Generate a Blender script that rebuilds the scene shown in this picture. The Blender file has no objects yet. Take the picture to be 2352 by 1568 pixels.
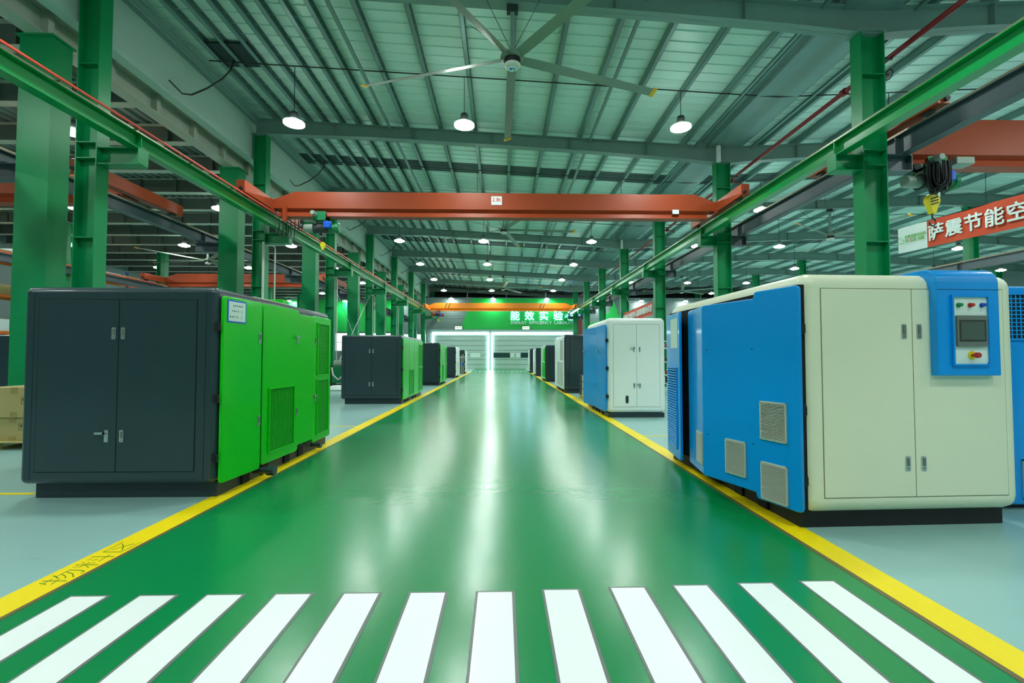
import bpy, bmesh, math, random
from mathutils import Matrix, Vector
random.seed(7)
SC = bpy.context.scene
COL = SC.collection
R = math.radians

# ------------------------------------------------------------------ camera, world, exposure
cam = bpy.data.cameras.new('camera'); cam_o = bpy.data.objects.new('camera', cam); COL.objects.link(cam_o)
cam.sensor_fit = 'HORIZONTAL'; cam.sensor_width = 36.0
cam.lens = 36.0 * 1040.0 / 2352.0
cam.clip_start = 0.05; cam.clip_end = 200
YAW, PITCH = 1.211236, 1.817429
cam_o.location = (0, 0, 1.4)
cam_o.rotation_euler = (R(90 + PITCH), 0, R(-YAW))
SC.camera = cam_o

wd = bpy.data.worlds.new('night_sky'); SC.world = wd; wd.use_nodes = True
wd.node_tree.nodes['Background'].inputs['Color'].default_value = (0.35, 0.8, 0.9, 1)
wd.node_tree.nodes['Background'].inputs['Strength'].default_value = 0.05

SC.view_settings.view_transform = 'Standard'
SC.view_settings.look = 'None'
SC.view_settings.gamma = 1.0
SC.view_settings.use_curve_mapping = False
SC.view_settings.exposure = 2.05
LAMP = 52.0          # strength of the high-bay lamp lenses
CY = SC.cycles
CY.use_denoising = True
CY.max_bounces = 7; CY.diffuse_bounces = 4; CY.glossy_bounces = 3; CY.transmission_bounces = 2
CY.sample_clamp_indirect = 6.0; CY.caustics_reflective = False; CY.caustics_refractive = False

# ------------------------------------------------------------------ materials
def lin(c):
    c = c / 255.0
    return c / 12.92 if c <= 0.04045 else ((c + 0.055) / 1.055) ** 2.4
def mat(name, rgb, rough=0.5, metal=0.0, var=0.06, scale=3.0, bump=0.0, bscale=40.0, coat=0.0, spec=0.5):
    m = bpy.data.materials.new(name); m.use_nodes = True
    nt = m.node_tree; b = nt.nodes['Principled BSDF']
    col = tuple(lin(v) for v in rgb)
    tc = nt.nodes.new('ShaderNodeTexCoord')
    nz = nt.nodes.new('ShaderNodeTexNoise'); nz.inputs['Scale'].default_value = scale; nz.inputs['Detail'].default_value = 3
    nt.links.new(tc.outputs['Object'], nz.inputs['Vector'])
    mx = nt.nodes.new('ShaderNodeMix'); mx.data_type = 'RGBA'
    nt.links.new(nz.outputs['Fac'], mx.inputs['Factor'])
    mx.inputs['A'].default_value = tuple(max(0, v * (1 - var)) for v in col) + (1,)
    mx.inputs['B'].default_value = tuple(min(1, v * (1 + var)) for v in col) + (1,)
    nt.links.new(mx.outputs['Result'], b.inputs['Base Color'])
    b.inputs['Roughness'].default_value = rough; b.inputs['Metallic'].default_value = metal
    b.inputs['Specular IOR Level'].default_value = spec
    b.inputs['Coat Weight'].default_value = coat; b.inputs['Coat Roughness'].default_value = 0.08
    if bump:
        n2 = nt.nodes.new('ShaderNodeTexNoise'); n2.inputs['Scale'].default_value = bscale
        nt.links.new(tc.outputs['Object'], n2.inputs['Vector'])
        bp = nt.nodes.new('ShaderNodeBump'); bp.inputs['Strength'].default_value = bump; bp.inputs['Distance'].default_value = 0.01
        nt.links.new(n2.outputs['Fac'], bp.inputs['Height']); nt.links.new(bp.outputs['Normal'], b.inputs['Normal'])
    return m
def emit(name, rgb, s):
    m = bpy.data.materials.new(name); m.use_nodes = True
    b = m.node_tree.nodes['Principled BSDF']
    b.inputs['Base Color'].default_value = (.8, .8, .8, 1)
    b.inputs['Emission Color'].default_value = tuple(lin(v) for v in rgb) + (1,)
    b.inputs['Emission Strength'].default_value = s
    return m
M = {}
M['dark'] = mat('charcoal_paint', (38, 58, 66), .32, bump=.05, bscale=300, coat=.3)
M['dark2'] = mat('charcoal_plinth', (34, 50, 58), .45)
M['green'] = mat('bright_green_paint', (0, 200, 0), .34, bump=.03, bscale=300, var=.02, spec=.3, coat=.35)
M['white'] = mat('cream_paint', (236, 237, 210), .35, var=.02)
M['blue'] = mat('blue_paint', (0, 150, 236), .34, spec=.3, coat=.25, var=.04)
M['whitepaint'] = mat('white_paint', (236, 242, 238), .35, var=.02)
M['seam'] = mat('shadow_gap_liner', (128, 126, 104), .8)
M['black'] = mat('black_rubber', (14, 18, 20), .6)
M['hole'] = mat('dark_interior', (10, 18, 18), .9)
M['chrome'] = mat('brushed_chrome', (200, 208, 208), .3, metal=.85)
M['silver'] = mat('silver_plastic', (196, 200, 190), .45)
M['column'] = mat('column_green_paint', (0, 132, 76), .42, spec=.3, var=.10, scale=1.5, bump=.08, bscale=60)
M['beamgreen'] = mat('runway_green_paint', (0, 138, 66), .28, var=.08, scale=1.0)
M['steel'] = mat('grey_steel_paint', (120, 150, 142), .45, var=.06)
M['purlin'] = mat('galvanised_purlin', (120, 152, 148), .36, metal=.3, var=.06)
M['darkbeam'] = mat('dark_grey_girder', (64, 80, 84), .45)
M['parapet'] = mat('pale_grey_panel', (176, 204, 192), .6, var=.05)
M['orange'] = mat('crane_orange_paint', (158, 66, 34), .42, spec=.3, var=.06)
M['yorange'] = mat('crane_yellow_orange_paint', (250, 140, 20), .35, var=.05)
M['redpipe'] = mat('red_pipe_paint', (130, 24, 30), .4)
M['conductor'] = mat('red_conductor_sleeve', (235, 80, 60), .4)
M['rail'] = mat('worn_rail_steel', (128, 118, 96), .4, metal=.6)
M['deck'] = mat('grey_deck_sheet', (120, 136, 128), .55)
M['deckweb'] = mat('dark_grey_beam_web', (104, 112, 104), .6)  # beam webs set darker than their flanges
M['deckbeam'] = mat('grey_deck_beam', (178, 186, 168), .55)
M['yellow'] = mat('yellow_line_paint', (255, 222, 0), .4, var=.05, scale=1.2)
M['linehalo'] = mat('brown_line_halo', (112, 100, 60), .4)  # brownish editing halo beside the yellow lines, added as flat strips
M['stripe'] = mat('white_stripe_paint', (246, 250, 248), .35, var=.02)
M['stripehalo'] = mat('grey_stripe_halo', (110, 116, 112), .4)  # tone of the halo outline added around the stripes
M['cardboard'] = mat('brown_cardboard', (178, 160, 104), .8)
M['tape'] = mat('packing_tape', (160, 138, 84), .5)
M['wood'] = mat('pallet_wood', (190, 175, 110), .8, var=.15, scale=8)
M['wall'] = mat('grey_corrugated_wall', (112, 132, 130), .5, var=.04)
M['wallgreen'] = mat('green_wall_panel', (0, 175, 70), .45, var=.04)
M['bandgrey'] = mat('dark_ridge_band', (66, 88, 86), .5)
M['walldark'] = mat('dark_louvre_band', (40, 58, 60), .7)
M['doorpanel'] = mat('pale_sectional_door', (176, 200, 192), .4, var=.02)
M['fan'] = mat('fan_aluminium', (120, 140, 124), .4, metal=.2)
M['tip'] = mat('yellow_blade_tip', (240, 180, 20), .5)
M['motorgreen'] = mat('motor_green_paint', (0, 120, 70), .4)
M['motorgrey'] = mat('motor_grey_paint', (150, 165, 150), .45)
M['bluebox'] = mat('blue_gearbox_paint', (10, 90, 220), .35)
M['hook'] = mat('yellow_hook_paint', (225, 205, 20), .5)
M['wire'] = mat('black_cable', (12, 18, 18), .5)
M['banner'] = mat('orange_red_banner', (205, 72, 36), .65, var=.05)
M['bannerwhite'] = mat('white_banner_cloth', (222, 236, 230), .7)
M['txtgreen'] = mat('green_print', (110, 180, 60), .6)
M['txtred'] = mat('red_print', (210, 60, 40), .6)
M['screen'] = mat('dark_touch_glass', (84, 98, 92), .15)
M['bezel'] = mat('grey_bezel', (110, 118, 112), .4)
M['red'] = mat('red_plastic', (190, 50, 40), .35)
M['gbtn'] = mat('green_plastic', (20, 140, 90), .35)
M['bbtn'] = mat('blue_plastic', (20, 80, 190), .35)
M['ebtn'] = mat('yellow_plastic', (225, 205, 20), .4)
M['rackblue'] = mat('rack_blue_paint', (20, 60, 140), .45)
M['rackorange'] = mat('rack_orange_paint', (226, 110, 30), .45)
M['shelf'] = mat('white_shelf_metal', (205, 215, 205), .5)
M['frame'] = mat('graphite_lamp_body', (44, 52, 52), .5)
M['reflector'] = emit('glowing_lamp_reflector', (235, 255, 248), 2.0)
M['lens'] = emit('lit_lamp_lens', (244, 255, 251), LAMP)
M['led'] = emit('lit_door_strip', (235, 255, 255), 3.6)
M['sign'] = emit('lit_sign_letter', (140, 180, 255), 5.5)
M['exit'] = emit('lit_notice_box', (235, 250, 245), .3)
M['windowlit'] = emit('lit_window', (215, 240, 240), .35)
M['pane'] = mat('door_window_glass', (40, 70, 70), .12)

def floor_mat(name, rgb, rough, aisle):
    m = mat(name, rgb, rough, var=.10, scale=.35)
    nt = m.node_tree; b = nt.nodes['Principled BSDF']
    tc = nt.nodes.new('ShaderNodeTexCoord')
    mp = nt.nodes.new('ShaderNodeMapping'); mp.inputs['Scale'].default_value = (1, .25, 1)
    nt.links.new(tc.outputs['Object'], mp.inputs['Vector'])
    n = nt.nodes.new('ShaderNodeTexNoise'); n.inputs['Scale'].default_value = 1.3; n.inputs['Detail'].default_value = 5
    nt.links.new(mp.outputs['Vector'], n.inputs['Vector'])
    mr = nt.nodes.new('ShaderNodeMapRange')
    mr.inputs['To Min'].default_value = rough * .8; mr.inputs['To Max'].default_value = rough * 1.25
    nt.links.new(n.outputs['Fac'], mr.inputs['Value']); nt.links.new(mr.outputs['Result'], b.inputs['Roughness'])
    n2 = nt.nodes.new('ShaderNodeTexNoise'); n2.inputs['Scale'].default_value = 9 if aisle else 5
    nt.links.new(tc.outputs['Object'], n2.inputs['Vector'])
    n3 = nt.nodes.new('ShaderNodeTexNoise'); n3.inputs['Scale'].default_value = 160
    nt.links.new(tc.outputs['Object'], n3.inputs['Vector'])
    ad = nt.nodes.new('ShaderNodeMath'); ad.operation = 'MULTIPLY_ADD'; ad.inputs[1].default_value = .12
    nt.links.new(n3.outputs['Fac'], ad.inputs[0]); nt.links.new(n2.outputs['Fac'], ad.inputs[2])
    bp = nt.nodes.new('ShaderNodeBump'); bp.inputs['Strength'].default_value = .12; bp.inputs['Distance'].default_value = .01
    nt.links.new(ad.outputs[0], bp.inputs['Height']); nt.links.new(bp.outputs['Normal'], b.inputs['Normal'])
    # worn scuffs
    mx0 = [x for x in nt.nodes if x.type == 'MIX'][0]
    w = nt.nodes.new('ShaderNodeTexNoise'); w.inputs['Scale'].default_value = 2.2; w.inputs['Detail'].default_value = 8; w.inputs['Distortion'].default_value = 2.5
    mp2 = nt.nodes.new('ShaderNodeMapping'); mp2.inputs['Scale'].default_value = (.35, 2.2, 1); mp2.inputs['Rotation'].default_value = (0, 0, .3)
    nt.links.new(tc.outputs['Object'], mp2.inputs['Vector']); nt.links.new(mp2.outputs['Vector'], w.inputs['Vector'])
    rp = nt.nodes.new('ShaderNodeValToRGB'); rp.color_ramp.elements[0].position = .66; rp.color_ramp.elements[1].position = .74
    nt.links.new(w.outputs['Fac'], rp.inputs['Fac'])
    mm = nt.nodes.new('ShaderNodeMath'); mm.operation = 'MULTIPLY'; mm.inputs[1].default_value = .12 if aisle else .22
    nt.links.new(rp.outputs['Color'], mm.inputs[0])
    m2 = nt.nodes.new('ShaderNodeMix'); m2.data_type = 'RGBA'
    nt.links.new(mm.outputs[0], m2.inputs['Factor']); nt.links.new(mx0.outputs['Result'], m2.inputs['A'])
    m2.inputs['B'].default_value = (.1, .3, .2, 1) if aisle else (.12, .18, .18, 1)
    nt.links.new(m2.outputs['Result'], b.inputs['Base Color'])
    b.inputs['Specular IOR Level'].default_value = .8
    return m
M['aisle'] = floor_mat('green_epoxy_floor', (0, 136, 72), .23, True)
M['grey'] = floor_mat('grey_epoxy_floor', (150, 190, 186), .3, False)
M['roof'] = mat('roof_sheet', (208, 236, 226), .36, metal=.05, var=.06, scale=.6)

# ------------------------------------------------------------------ mesh helpers
class MB:
    def __init__(s, mtx=None): s.v = []; s.f = []; s.m = mtx
    def add(s, vs, fs):
        o = len(s.v)
        if s.m is not None: vs = [tuple(s.m @ Vector(p)) for p in vs]
        s.v += [tuple(p) for p in vs]; s.f += [tuple(i + o for i in f) for f in fs]
        return s
    def box(s, x0, x1, y0, y1, z0, z1):
        vs = [(x0, y0, z0), (x1, y0, z0), (x1, y1, z0), (x0, y1, z0), (x0, y0, z1), (x1, y0, z1), (x1, y1, z1), (x0, y1, z1)]
        return s.add(vs, [(0, 3, 2, 1), (4, 5, 6, 7), (0, 1, 5, 4), (1, 2, 6, 5), (2, 3, 7, 6), (3, 0, 4, 7)])
    def prism(s, poly, axis, a, b):
        # poly: 2-D points; axis 'x': (y,z), 'y': (x,z), 'z': (x,y)
        def P(p, t): return {'x': (t, p[0], p[1]), 'y': (p[0], t, p[1]), 'z': (p[0], p[1], t)}[axis]
        n = len(poly)
        vs = [P(p, a) for p in poly] + [P(p, b) for p in poly]
        fs = [tuple(range(n - 1, -1, -1)), tuple(range(n, 2 * n))] + [(i, (i + 1) % n, (i + 1) % n + n, i + n) for i in range(n)]
        return s.add(vs, fs)
    def loft(s, rings, closed_ends=True):
        n = len(rings[0]); vs = [p for r in rings for p in r]; fs = []
        for k in range(len(rings) - 1):
            for i in range(n):
                j = (i + 1) % n; fs.append((k * n + i, k * n + j, (k + 1) * n + j, (k + 1) * n + i))
        if closed_ends: fs += [tuple(range(n - 1, -1, -1)), tuple(range((len(rings) - 1) * n, len(rings) * n))]
        return s.add(vs, fs)
    def tube(s, pts, r, n=8, r2=None):
        pts = [Vector(p) for p in pts]; rings = []
        for i, p in enumerate(pts):
            d = (pts[min(i + 1, len(pts) - 1)] - pts[max(i - 1, 0)]).normalized()
            up = Vector((0, 0, 1)) if abs(d.z) < .95 else Vector((1, 0, 0))
            a = d.cross(up).normalized(); b = d.cross(a)
            rr = r if r2 is None else r + (r2 - r) * i / (len(pts) - 1)
            rings.append([p + a * rr * math.cos(2 * math.pi * k / n) + b * rr * math.sin(2 * math.pi * k / n) for k in range(n)])
        return s.loft(rings)
    def lathe(s, prof, c=(0, 0, 0), n=20, axis='z', ring=False):
        if ring: prof = prof + prof[:1]
        rings = []
        for r, t in prof:
            ring = []
            for k in range(n):
                ca, sa = math.cos(2 * math.pi * k / n) * r, math.sin(2 * math.pi * k / n) * r
                ring.append({'z': (c[0] + ca, c[1] + sa, c[2] + t), 'x': (c[0] + t, c[1] + ca, c[2] + sa), 'y': (c[0] + ca, c[1] + t, c[2] + sa)}[axis])
            rings.append(ring)
        return s.loft(rings, not ring)
    def build(s, name, m, parent=None, smooth=False, bevel=0, seg=3, loc=None, blimit=40):
        me = bpy.data.meshes.new(name); me.from_pydata(s.v, [], s.f)
        bm = bmesh.new(); bm.from_mesh(me); bmesh.ops.recalc_face_normals(bm, faces=bm.faces); bm.to_mesh(me); bm.free()
        me.materials.append(M[m] if isinstance(m, str) else m)
        o = bpy.data.objects.new(name, me); COL.objects.link(o)
        if parent: o.parent = parent
        if loc: o.location = loc
        if bevel:
            for p in me.polygons: p.use_smooth = True
            b = o.modifiers.new('edge', 'BEVEL'); b.width = bevel; b.segments = seg; b.limit_method = 'ANGLE'; b.angle_limit = R(blimit); b.harden_normals = True
        elif smooth:
            for p in me.polygons: p.use_smooth = True
            me.set_sharp_from_angle(angle=R(38))
        return o
def rrect(x0, x1, z0, z1, r, n=5):
    pts = []
    for cx, cz, a0 in ((x1 - r, z1 - r, 0), (x0 + r, z1 - r, 90), (x0 + r, z0 + r, 180), (x1 - r, z0 + r, 270)):
        for k in range(n + 1):
            a = R(a0 + 90 * k / n); pts.append((cx + r * math.cos(a), cz + r * math.sin(a)))
    return pts
def tag(o, label=None, cat=None, group=None, kind=None):
    if label: o['label'] = label
    if cat: o['category'] = cat
    if group: o['group'] = group
    if kind: o['kind'] = kind
    return o
def empty(name, loc=(0, 0, 0), rz=0, label=None, cat=None, group=None):
    o = bpy.data.objects.new(name, None); COL.objects.link(o); o.location = loc; o.rotation_euler = (0, 0, rz)
    o.empty_display_size = .2
    return tag(o, label, cat, group)
def copy_tree(o, parent=None):
    c = o.copy(); COL.objects.link(c); c.parent = parent
    for ch in list(o.children): copy_tree(ch, c)
    return c
def dup(o, loc, rz=0, label=None, group=None):
    c = copy_tree(o); c.location = loc; c.rotation_euler = (0, 0, rz)
    if label: c['label'] = label
    if group: c['group'] = group
    return c
def struct(mb, name, m, **k):
    o = mb.build(name, m, **k); o['kind'] = 'structure'; return o
def text(s, size, m, name, parent=None, mtx=None, extrude=.004, offset=0.0, center=False, spacing=1.0):
    c = bpy.data.curves.new('txt', 'FONT'); c.body = s; c.size = size; c.extrude = extrude; c.offset = offset; c.space_character = spacing
    c.resolution_u = 2
    if center: c.align_x = 'CENTER'
    t = bpy.data.objects.new('txt', c); COL.objects.link(t)
    dg = bpy.context.evaluated_depsgraph_get(); dg.update()
    me = bpy.data.meshes.new_from_object(t.evaluated_get(dg)); me.name = name
    bpy.data.objects.remove(t); bpy.data.curves.remove(c)
    if mtx is not None: me.transform(mtx)
    me.materials.clear(); me.materials.append(M[m])
    o = bpy.data.objects.new(name, me); COL.objects.link(o)
    if parent: o.parent = parent
    return o
ORD = ['first', 'second', 'third', 'fourth', 'fifth', 'sixth', 'seventh', 'eighth', 'ninth', 'tenth', 'eleventh', 'twelfth', 'thirteenth', 'fourteenth', 'fifteenth', 'sixteenth', 'seventeenth', 'eighteenth', 'nineteenth', 'twentieth', 'twenty-first', 'twenty-second', 'twenty-third', 'twenty-fourth', 'twenty-fifth', 'twenty-sixth']
FACE = Matrix(((1, 0, 0, 0), (0, 0, -1, 0), (0, 1, 0, 0), (0, 0, 0, 1)))   # text plane facing -Y (towards the crosswalk)
T = Matrix.Translation

YW = 48.3           # partition wall with the roller doors
YE = 54.0           # end of the building
Q = 1.085
def fx(x): return x * Q
def fz(z): return max(0, 1.4 + (z - 1.4) * Q)
YB = -10.5          # wall behind
XL, XR = -27.0, 41.0
def roofz(x):       # underside of purlins
    if x <= 7.3: return 8.66 - .052 * x
    if x <= 22: return 8.28 + .052 * (x - 7.3)
    return 9.044 - .052 * (x - 22)

# ------------------------------------------------------------------ floor and its markings
struct(MB().box(XL, -2.88, YB, YE, -.1, 0), 'floor', 'grey')
struct(MB().box(2.45, XR, YB, YE, -.1, 0), 'floor', 'grey')
struct(MB().box(-2.88, 2.45, YB, YE, -.1, 0), 'floor', 'aisle')
l = struct(MB().box(-2.895, -2.685, YB, 40.4, 0, .003), 'trim_1', 'yellow'); l['label'] = 'yellow painted line along the left edge of the green aisle'
struct(MB().box(-2.685, -2.655, YB, 40.4, 0, .0025), 'trim_2', 'linehalo')
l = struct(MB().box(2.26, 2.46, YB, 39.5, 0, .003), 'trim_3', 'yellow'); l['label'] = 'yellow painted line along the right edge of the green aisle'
struct(MB().box(2.225, 2.26, YB, 39.5, 0, .0025), 'trim_4', 'linehalo')
struct(MB().box(XL, -4.75, 4.72, 4.78, 0, .003), 'trim_5', 'yellow')
struct(MB().box(-7.6, -2.9, 9.1, 9.15, 0, .003), 'trim_6', 'yellow')
struct(MB().box(2.47, 7.6, 7.9, 7.95, 0, .003), 'trim_7', 'yellow')
M['floorink'] = mat('green_floor_ink', (40, 120, 20), .5)
t = text('物料区', .17, 'floorink', 'floor_lettering', mtx=Matrix.LocRotScale(Vector((-2.715, 2.86, .0035)), Matrix.Rotation(R(90), 3, 'Z').to_quaternion(), Vector((1.3, 1, 1))), extrude=.0005, offset=-.0035)
tag(t, 'green handwritten characters on the yellow line left of the crosswalk', 'lettering')
xs0 = [-2.503, -2.109, -1.722, -1.324, -.928, -.538, -.143, .25, .655, 1.045, 1.457, 1.853]
for i, x in enumerate(xs0):
    skew = -0.0 if x < 1 else -.008 * i
    y1 = 2.728 if i < 7 else 2.728 + .017 * (i - 6)
    e = empty('crosswalk_stripe', (x, 1.2, 0), 0, '', 'crosswalk stripe', 'near crosswalk stripes')
    e['label'] = ('white painted crosswalk stripe next to the left yellow line' if i == 0 else 'white painted crosswalk stripe with a chipped edge next to the right yellow line' if i == 11 else '%s white crosswalk stripe from the left yellow line across the near aisle' % ORD[i])
    w = .2
    MB().prism([(0, 0), (w, 0), (w, y1 - 1.2), (0, y1 - 1.2)], 'z', .0005, .003).build('paint', 'stripe', e)
    MB().prism([(-.014, -.014), (w + .018, -.014), (w + .018, y1 - 1.186), (-.014, y1 - 1.186)], 'z', .0003, .0018).build('halo_border', 'stripehalo', e)  # editing halo drawn as a flat outline, not real border paint
for i in range(12):
    x = -2.55 + .415 * i
    o = MB().box(0, .2, 0, .5, .0005, .003).build('crosswalk_stripe', 'stripe', loc=(x, 40.9, 0))
    tag(o, '%s small white stripe from the left in the far crosswalk before the roller doors' % ORD[i], 'crosswalk stripe', 'far crosswalk stripes')

# ------------------------------------------------------------------ shell
def sheet_y(x0, x1, y0, y1, zf, pitch=.35, rib=.018, th=.03):
    mb = MB(); y = y0
    while y < y1 - 1e-6:
        ye = min(y + pitch, y1)
        mb.add([(x0, y, zf(x0)), (x1, y, zf(x1)), (x1, ye - .03, zf(x1)), (x0, ye - .03, zf(x0))], [(0, 1, 2, 3)])
        for a, b, ha, hb in ((ye - .03, ye - .02, 0, rib), (ye - .02, ye, rib, 0)):
            mb.add([(x0, a, zf(x0) - ha * 1.2), (x1, a, zf(x1) - ha * 1.2), (x1, b, zf(x1) - hb * 1.2), (x0, b, zf(x0) - hb * 1.2)], [(0, 1, 2, 3)])
        y = ye
    mb.add([(x0, y0, zf(x0) + th), (x1, y0, zf(x1) + th), (x1, y1, zf(x1) + th), (x0, y1, zf(x0) + th)], [(0, 1, 2, 3)])
    return mb
def flat_build(mb, name, m):
    me = bpy.data.meshes.new(name); me.from_pydata(mb.v, [], mb.f); me.materials.append(M[m])
    o = bpy.data.objects.new(name, me); COL.objects.link(o); o['kind'] = 'structure'; return o
RS = .20
flat_build(sheet_y(-8.1, 7.3, YB, YE, lambda x: 8.66 - .052 * x + RS), 'ceiling', 'roof')
flat_build(sheet_y(7.3, 22, YB, YE, lambda x: 8.28 + .052 * (x - 7.3) + RS), 'ceiling', 'roof')
flat_build(sheet_y(22, XR, YB, YE, lambda x: 9.044 - .052 * (x - 22) + RS), 'ceiling', 'roof')
# left hall composite deck: trapezoid flutes running along the aisle
mb = MB(); x = XL
while x < -8.8:
    for a, b, za, zb in ((0, .1, 7.98, 7.98), (.1, .14, 7.98, 8.05), (.14, .26, 8.05, 8.05), (.26, .3, 8.05, 7.98)):
        mb.add([(x + a, YB, za), (x + b, YB, zb), (x + b, YE, zb), (x + a, YE, za)], [(0, 1, 2, 3)])
    x += .3
flat_build(mb, 'ceiling', 'deck')
struct(MB().box(XL, -8.32, YB, YE, 8.07, 8.2), 'ceiling', 'deck')
# walls
struct(MB().box(XL - .2, XL, YB, YE, 0, 8.2), 'wall_left', 'wall')
struct(MB().box(XR, XR + .2, YB, YE, 0, 8.4), 'wall_right', 'wall')
struct(MB().box(XL, XR, YB - .2, YB, 0, 9.4), 'wall_near', 'wall')
# partition wall: horizontal corrugation
mb = MB(); z = 0
prof = [(YW + .2, 0)]
while z < 7.6:
    prof += [(YW, z), (YW, z + .13), (YW + .03, z + .145), (YW + .03, z + .155)]; z += .17
prof += [(YW + .2, z)]
ztop = z
mb.prism(prof, 'x', XL, XR)
struct(mb, 'wall_far', 'wall')
struct(MB().box(XL, XR, YE, YE + .2, 0, 9.4), 'wall_end', 'walldark')
for i in range(12): struct(MB().box(-8 + i * 4.2, -7.92 + i * 4.2, YW + .05, YW + .13, ztop, 8.2), 'trim_%d' % (20 + i), 'steel')
struct(MB().prism([(fx(-4.15), fz(4.0)), (fx(7.0), fz(4.0)), (fx(7.0), 7.55), (fx(-3.0), 7.55)], 'y', YW - .06, YW - .01), 'wall_far_green_panel', 'wallgreen')
struct(MB().box(fx(-24), fx(-10.6), YW - .06, YW - .01, fz(3.75), fz(6.9)), 'wall_far_green_panel', 'wallgreen')
struct(MB().prism([(fx(a), fz(b)) for a, b in [(8.2, 3.6), (12.2, 3.6), (11.6, 5.2), (11.0, 6.9), (10.5, 5.6), (9.6, 5.4), (9.5, 4.8), (8.2, 4.6)]], 'y', YW - .06, YW - .01), 'wall_far_green_panel', 'wallgreen')
for i, (x0, x1) in enumerate([(-16.8, -14.9), (-14.2, -12.2), (-11.6, -10.9), (-9.9, -9.1), (-8.6, -7.5)]):
    x0, x1 = fx(x0), fx(x1)
    wz = (fz(1.9), fz(3.6)) if i < 3 else (fz(2.3), fz(3.5))
    o = struct(MB().box(x0, x1, YW - .05, YW - .01, *wz), 'window_%d' % (i + 1), 'windowlit')
    f = MB()
    f.box(x0 - .06, x1 + .06, YW - .08, YW - .02, wz[1], wz[1] + .06).box(x0 - .06, x1 + .06, YW - .08, YW - .02, wz[0] - .06, wz[0])
    f.box(x0 - .06, x0, YW - .08, YW - .02, wz[0], wz[1]).box(x1, x1 + .06, YW - .08, YW - .02, wz[0], wz[1]).box(x0, x1, YW - .08, YW - .05, (wz[0] + wz[1]) / 2 - .03, (wz[0] + wz[1]) / 2 + .02)
    f.build('window_frame', 'steel', o)

# sectional doors with lit frames
def sect_door(n, x0, x1, wins):
    e = empty('door_%d' % n, ((x0 + x1) / 2, YW - .1, 0)); e['kind'] = 'structure'
    c = (x0 + x1) / 2
    z = 0
    prof = [(.05, 0)]
    while z < 3.6:
        prof += [(-.04, z + .02), (-.04, z + .45), (.03, z + .46), (.03, z + .5)]; z += .5
    prof += [(.05, 4.0)]
    d = MB().prism(prof, 'x', x0 + .25 - c, x1 - .25 - c).build('door_leaf', 'doorpanel', e)
    MB().box(x0 + .25 - c, x1 - .25 - c, -.03, .05, 3.9, 4.0).build('lintel', 'steel', e)
    for a, b, m in wins:
        w = MB().box(a - c, b - c, -.06, -.035, 1.22, 1.72).build('window_pane', m, d)
        MB().box(a - c - .04, b - c + .04, -.055, -.036, 1.18, 1.22).box(a - c - .04, b - c + .04, -.055, -.036, 1.72, 1.76).build('window_frame', 'steel', d)
    s = MB().box(x0 - c, x1 - c, -.12, -.04, 3.76, 3.88)
    s.box(x0 - c, x0 + .12 - c, -.12, -.04, 0, 3.76).box(x1 - .12 - c, x1 - c, -.12, -.04, 0, 3.76)
    s.build('light_strip', 'led', e)
    return e
sect_door(1, -7.45, -1.43, [(-3.4, -2.35, 'bannerwhite')])
sect_door(2, -1.17, 7.45, [(-.95, .8, 'pane'), (.85, 1.25, 'bannerwhite'), (1.45, 1.9, 'bannerwhite'), (1.95, 3.7, 'pane')])
struct(MB().box(-1.42, -1.18, YW - .16, YW - .02, 0, 3.98), 'trim_9', 'steel')
struct(MB().box(-7.8, 7.8, YW - .14, YW - .02, 4.02, 4.2), 'trim_10', 'steel')
for i, ch in enumerate('能效实验室'):
    e = text(ch, 1.06, 'sign', 'sign_character', mtx=T((.81 + 1.54 * i, YW - .09, 5.29)) @ FACE, extrude=.03, offset=-.01)
    tag(e, '%s big glowing white character of the lit sign over the far doors' % ORD[i], 'sign letter', 'lit laboratory sign')
e = text('ENERGY  EFFICIENCY  LABORATORY', .43, 'bannerwhite', 'sign_lettering', mtx=T((.87, YW - .08, 4.79)) @ FACE, extrude=.02, offset=.008, spacing=1.08)
tag(e, 'small white English sign lettering under the glowing characters', 'sign lettering')
for i, x in enumerate((-4.67, 2.5)):
    e = empty('notice_box', (x, YW - .12, 4.2), 0, 'small lit white notice box over the %s roller door' % ('left' if i == 0 else 'right'), 'sign', 'notice boxes over the doors')
    MB().box(-.38, .38, -.05, .03, .02, .34).build('box_face', 'exit', e)
    MB().box(-.45, .45, -.03, .05, 0, .38).build('box_frame', 'frame', e)
    t = MB()
    for k in range(5): t.box(-.32 + .13 * k, -.22 + .13 * k, -.056, -.05, .14, .24)
    t.build('marks', 'txtgreen', e)

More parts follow.
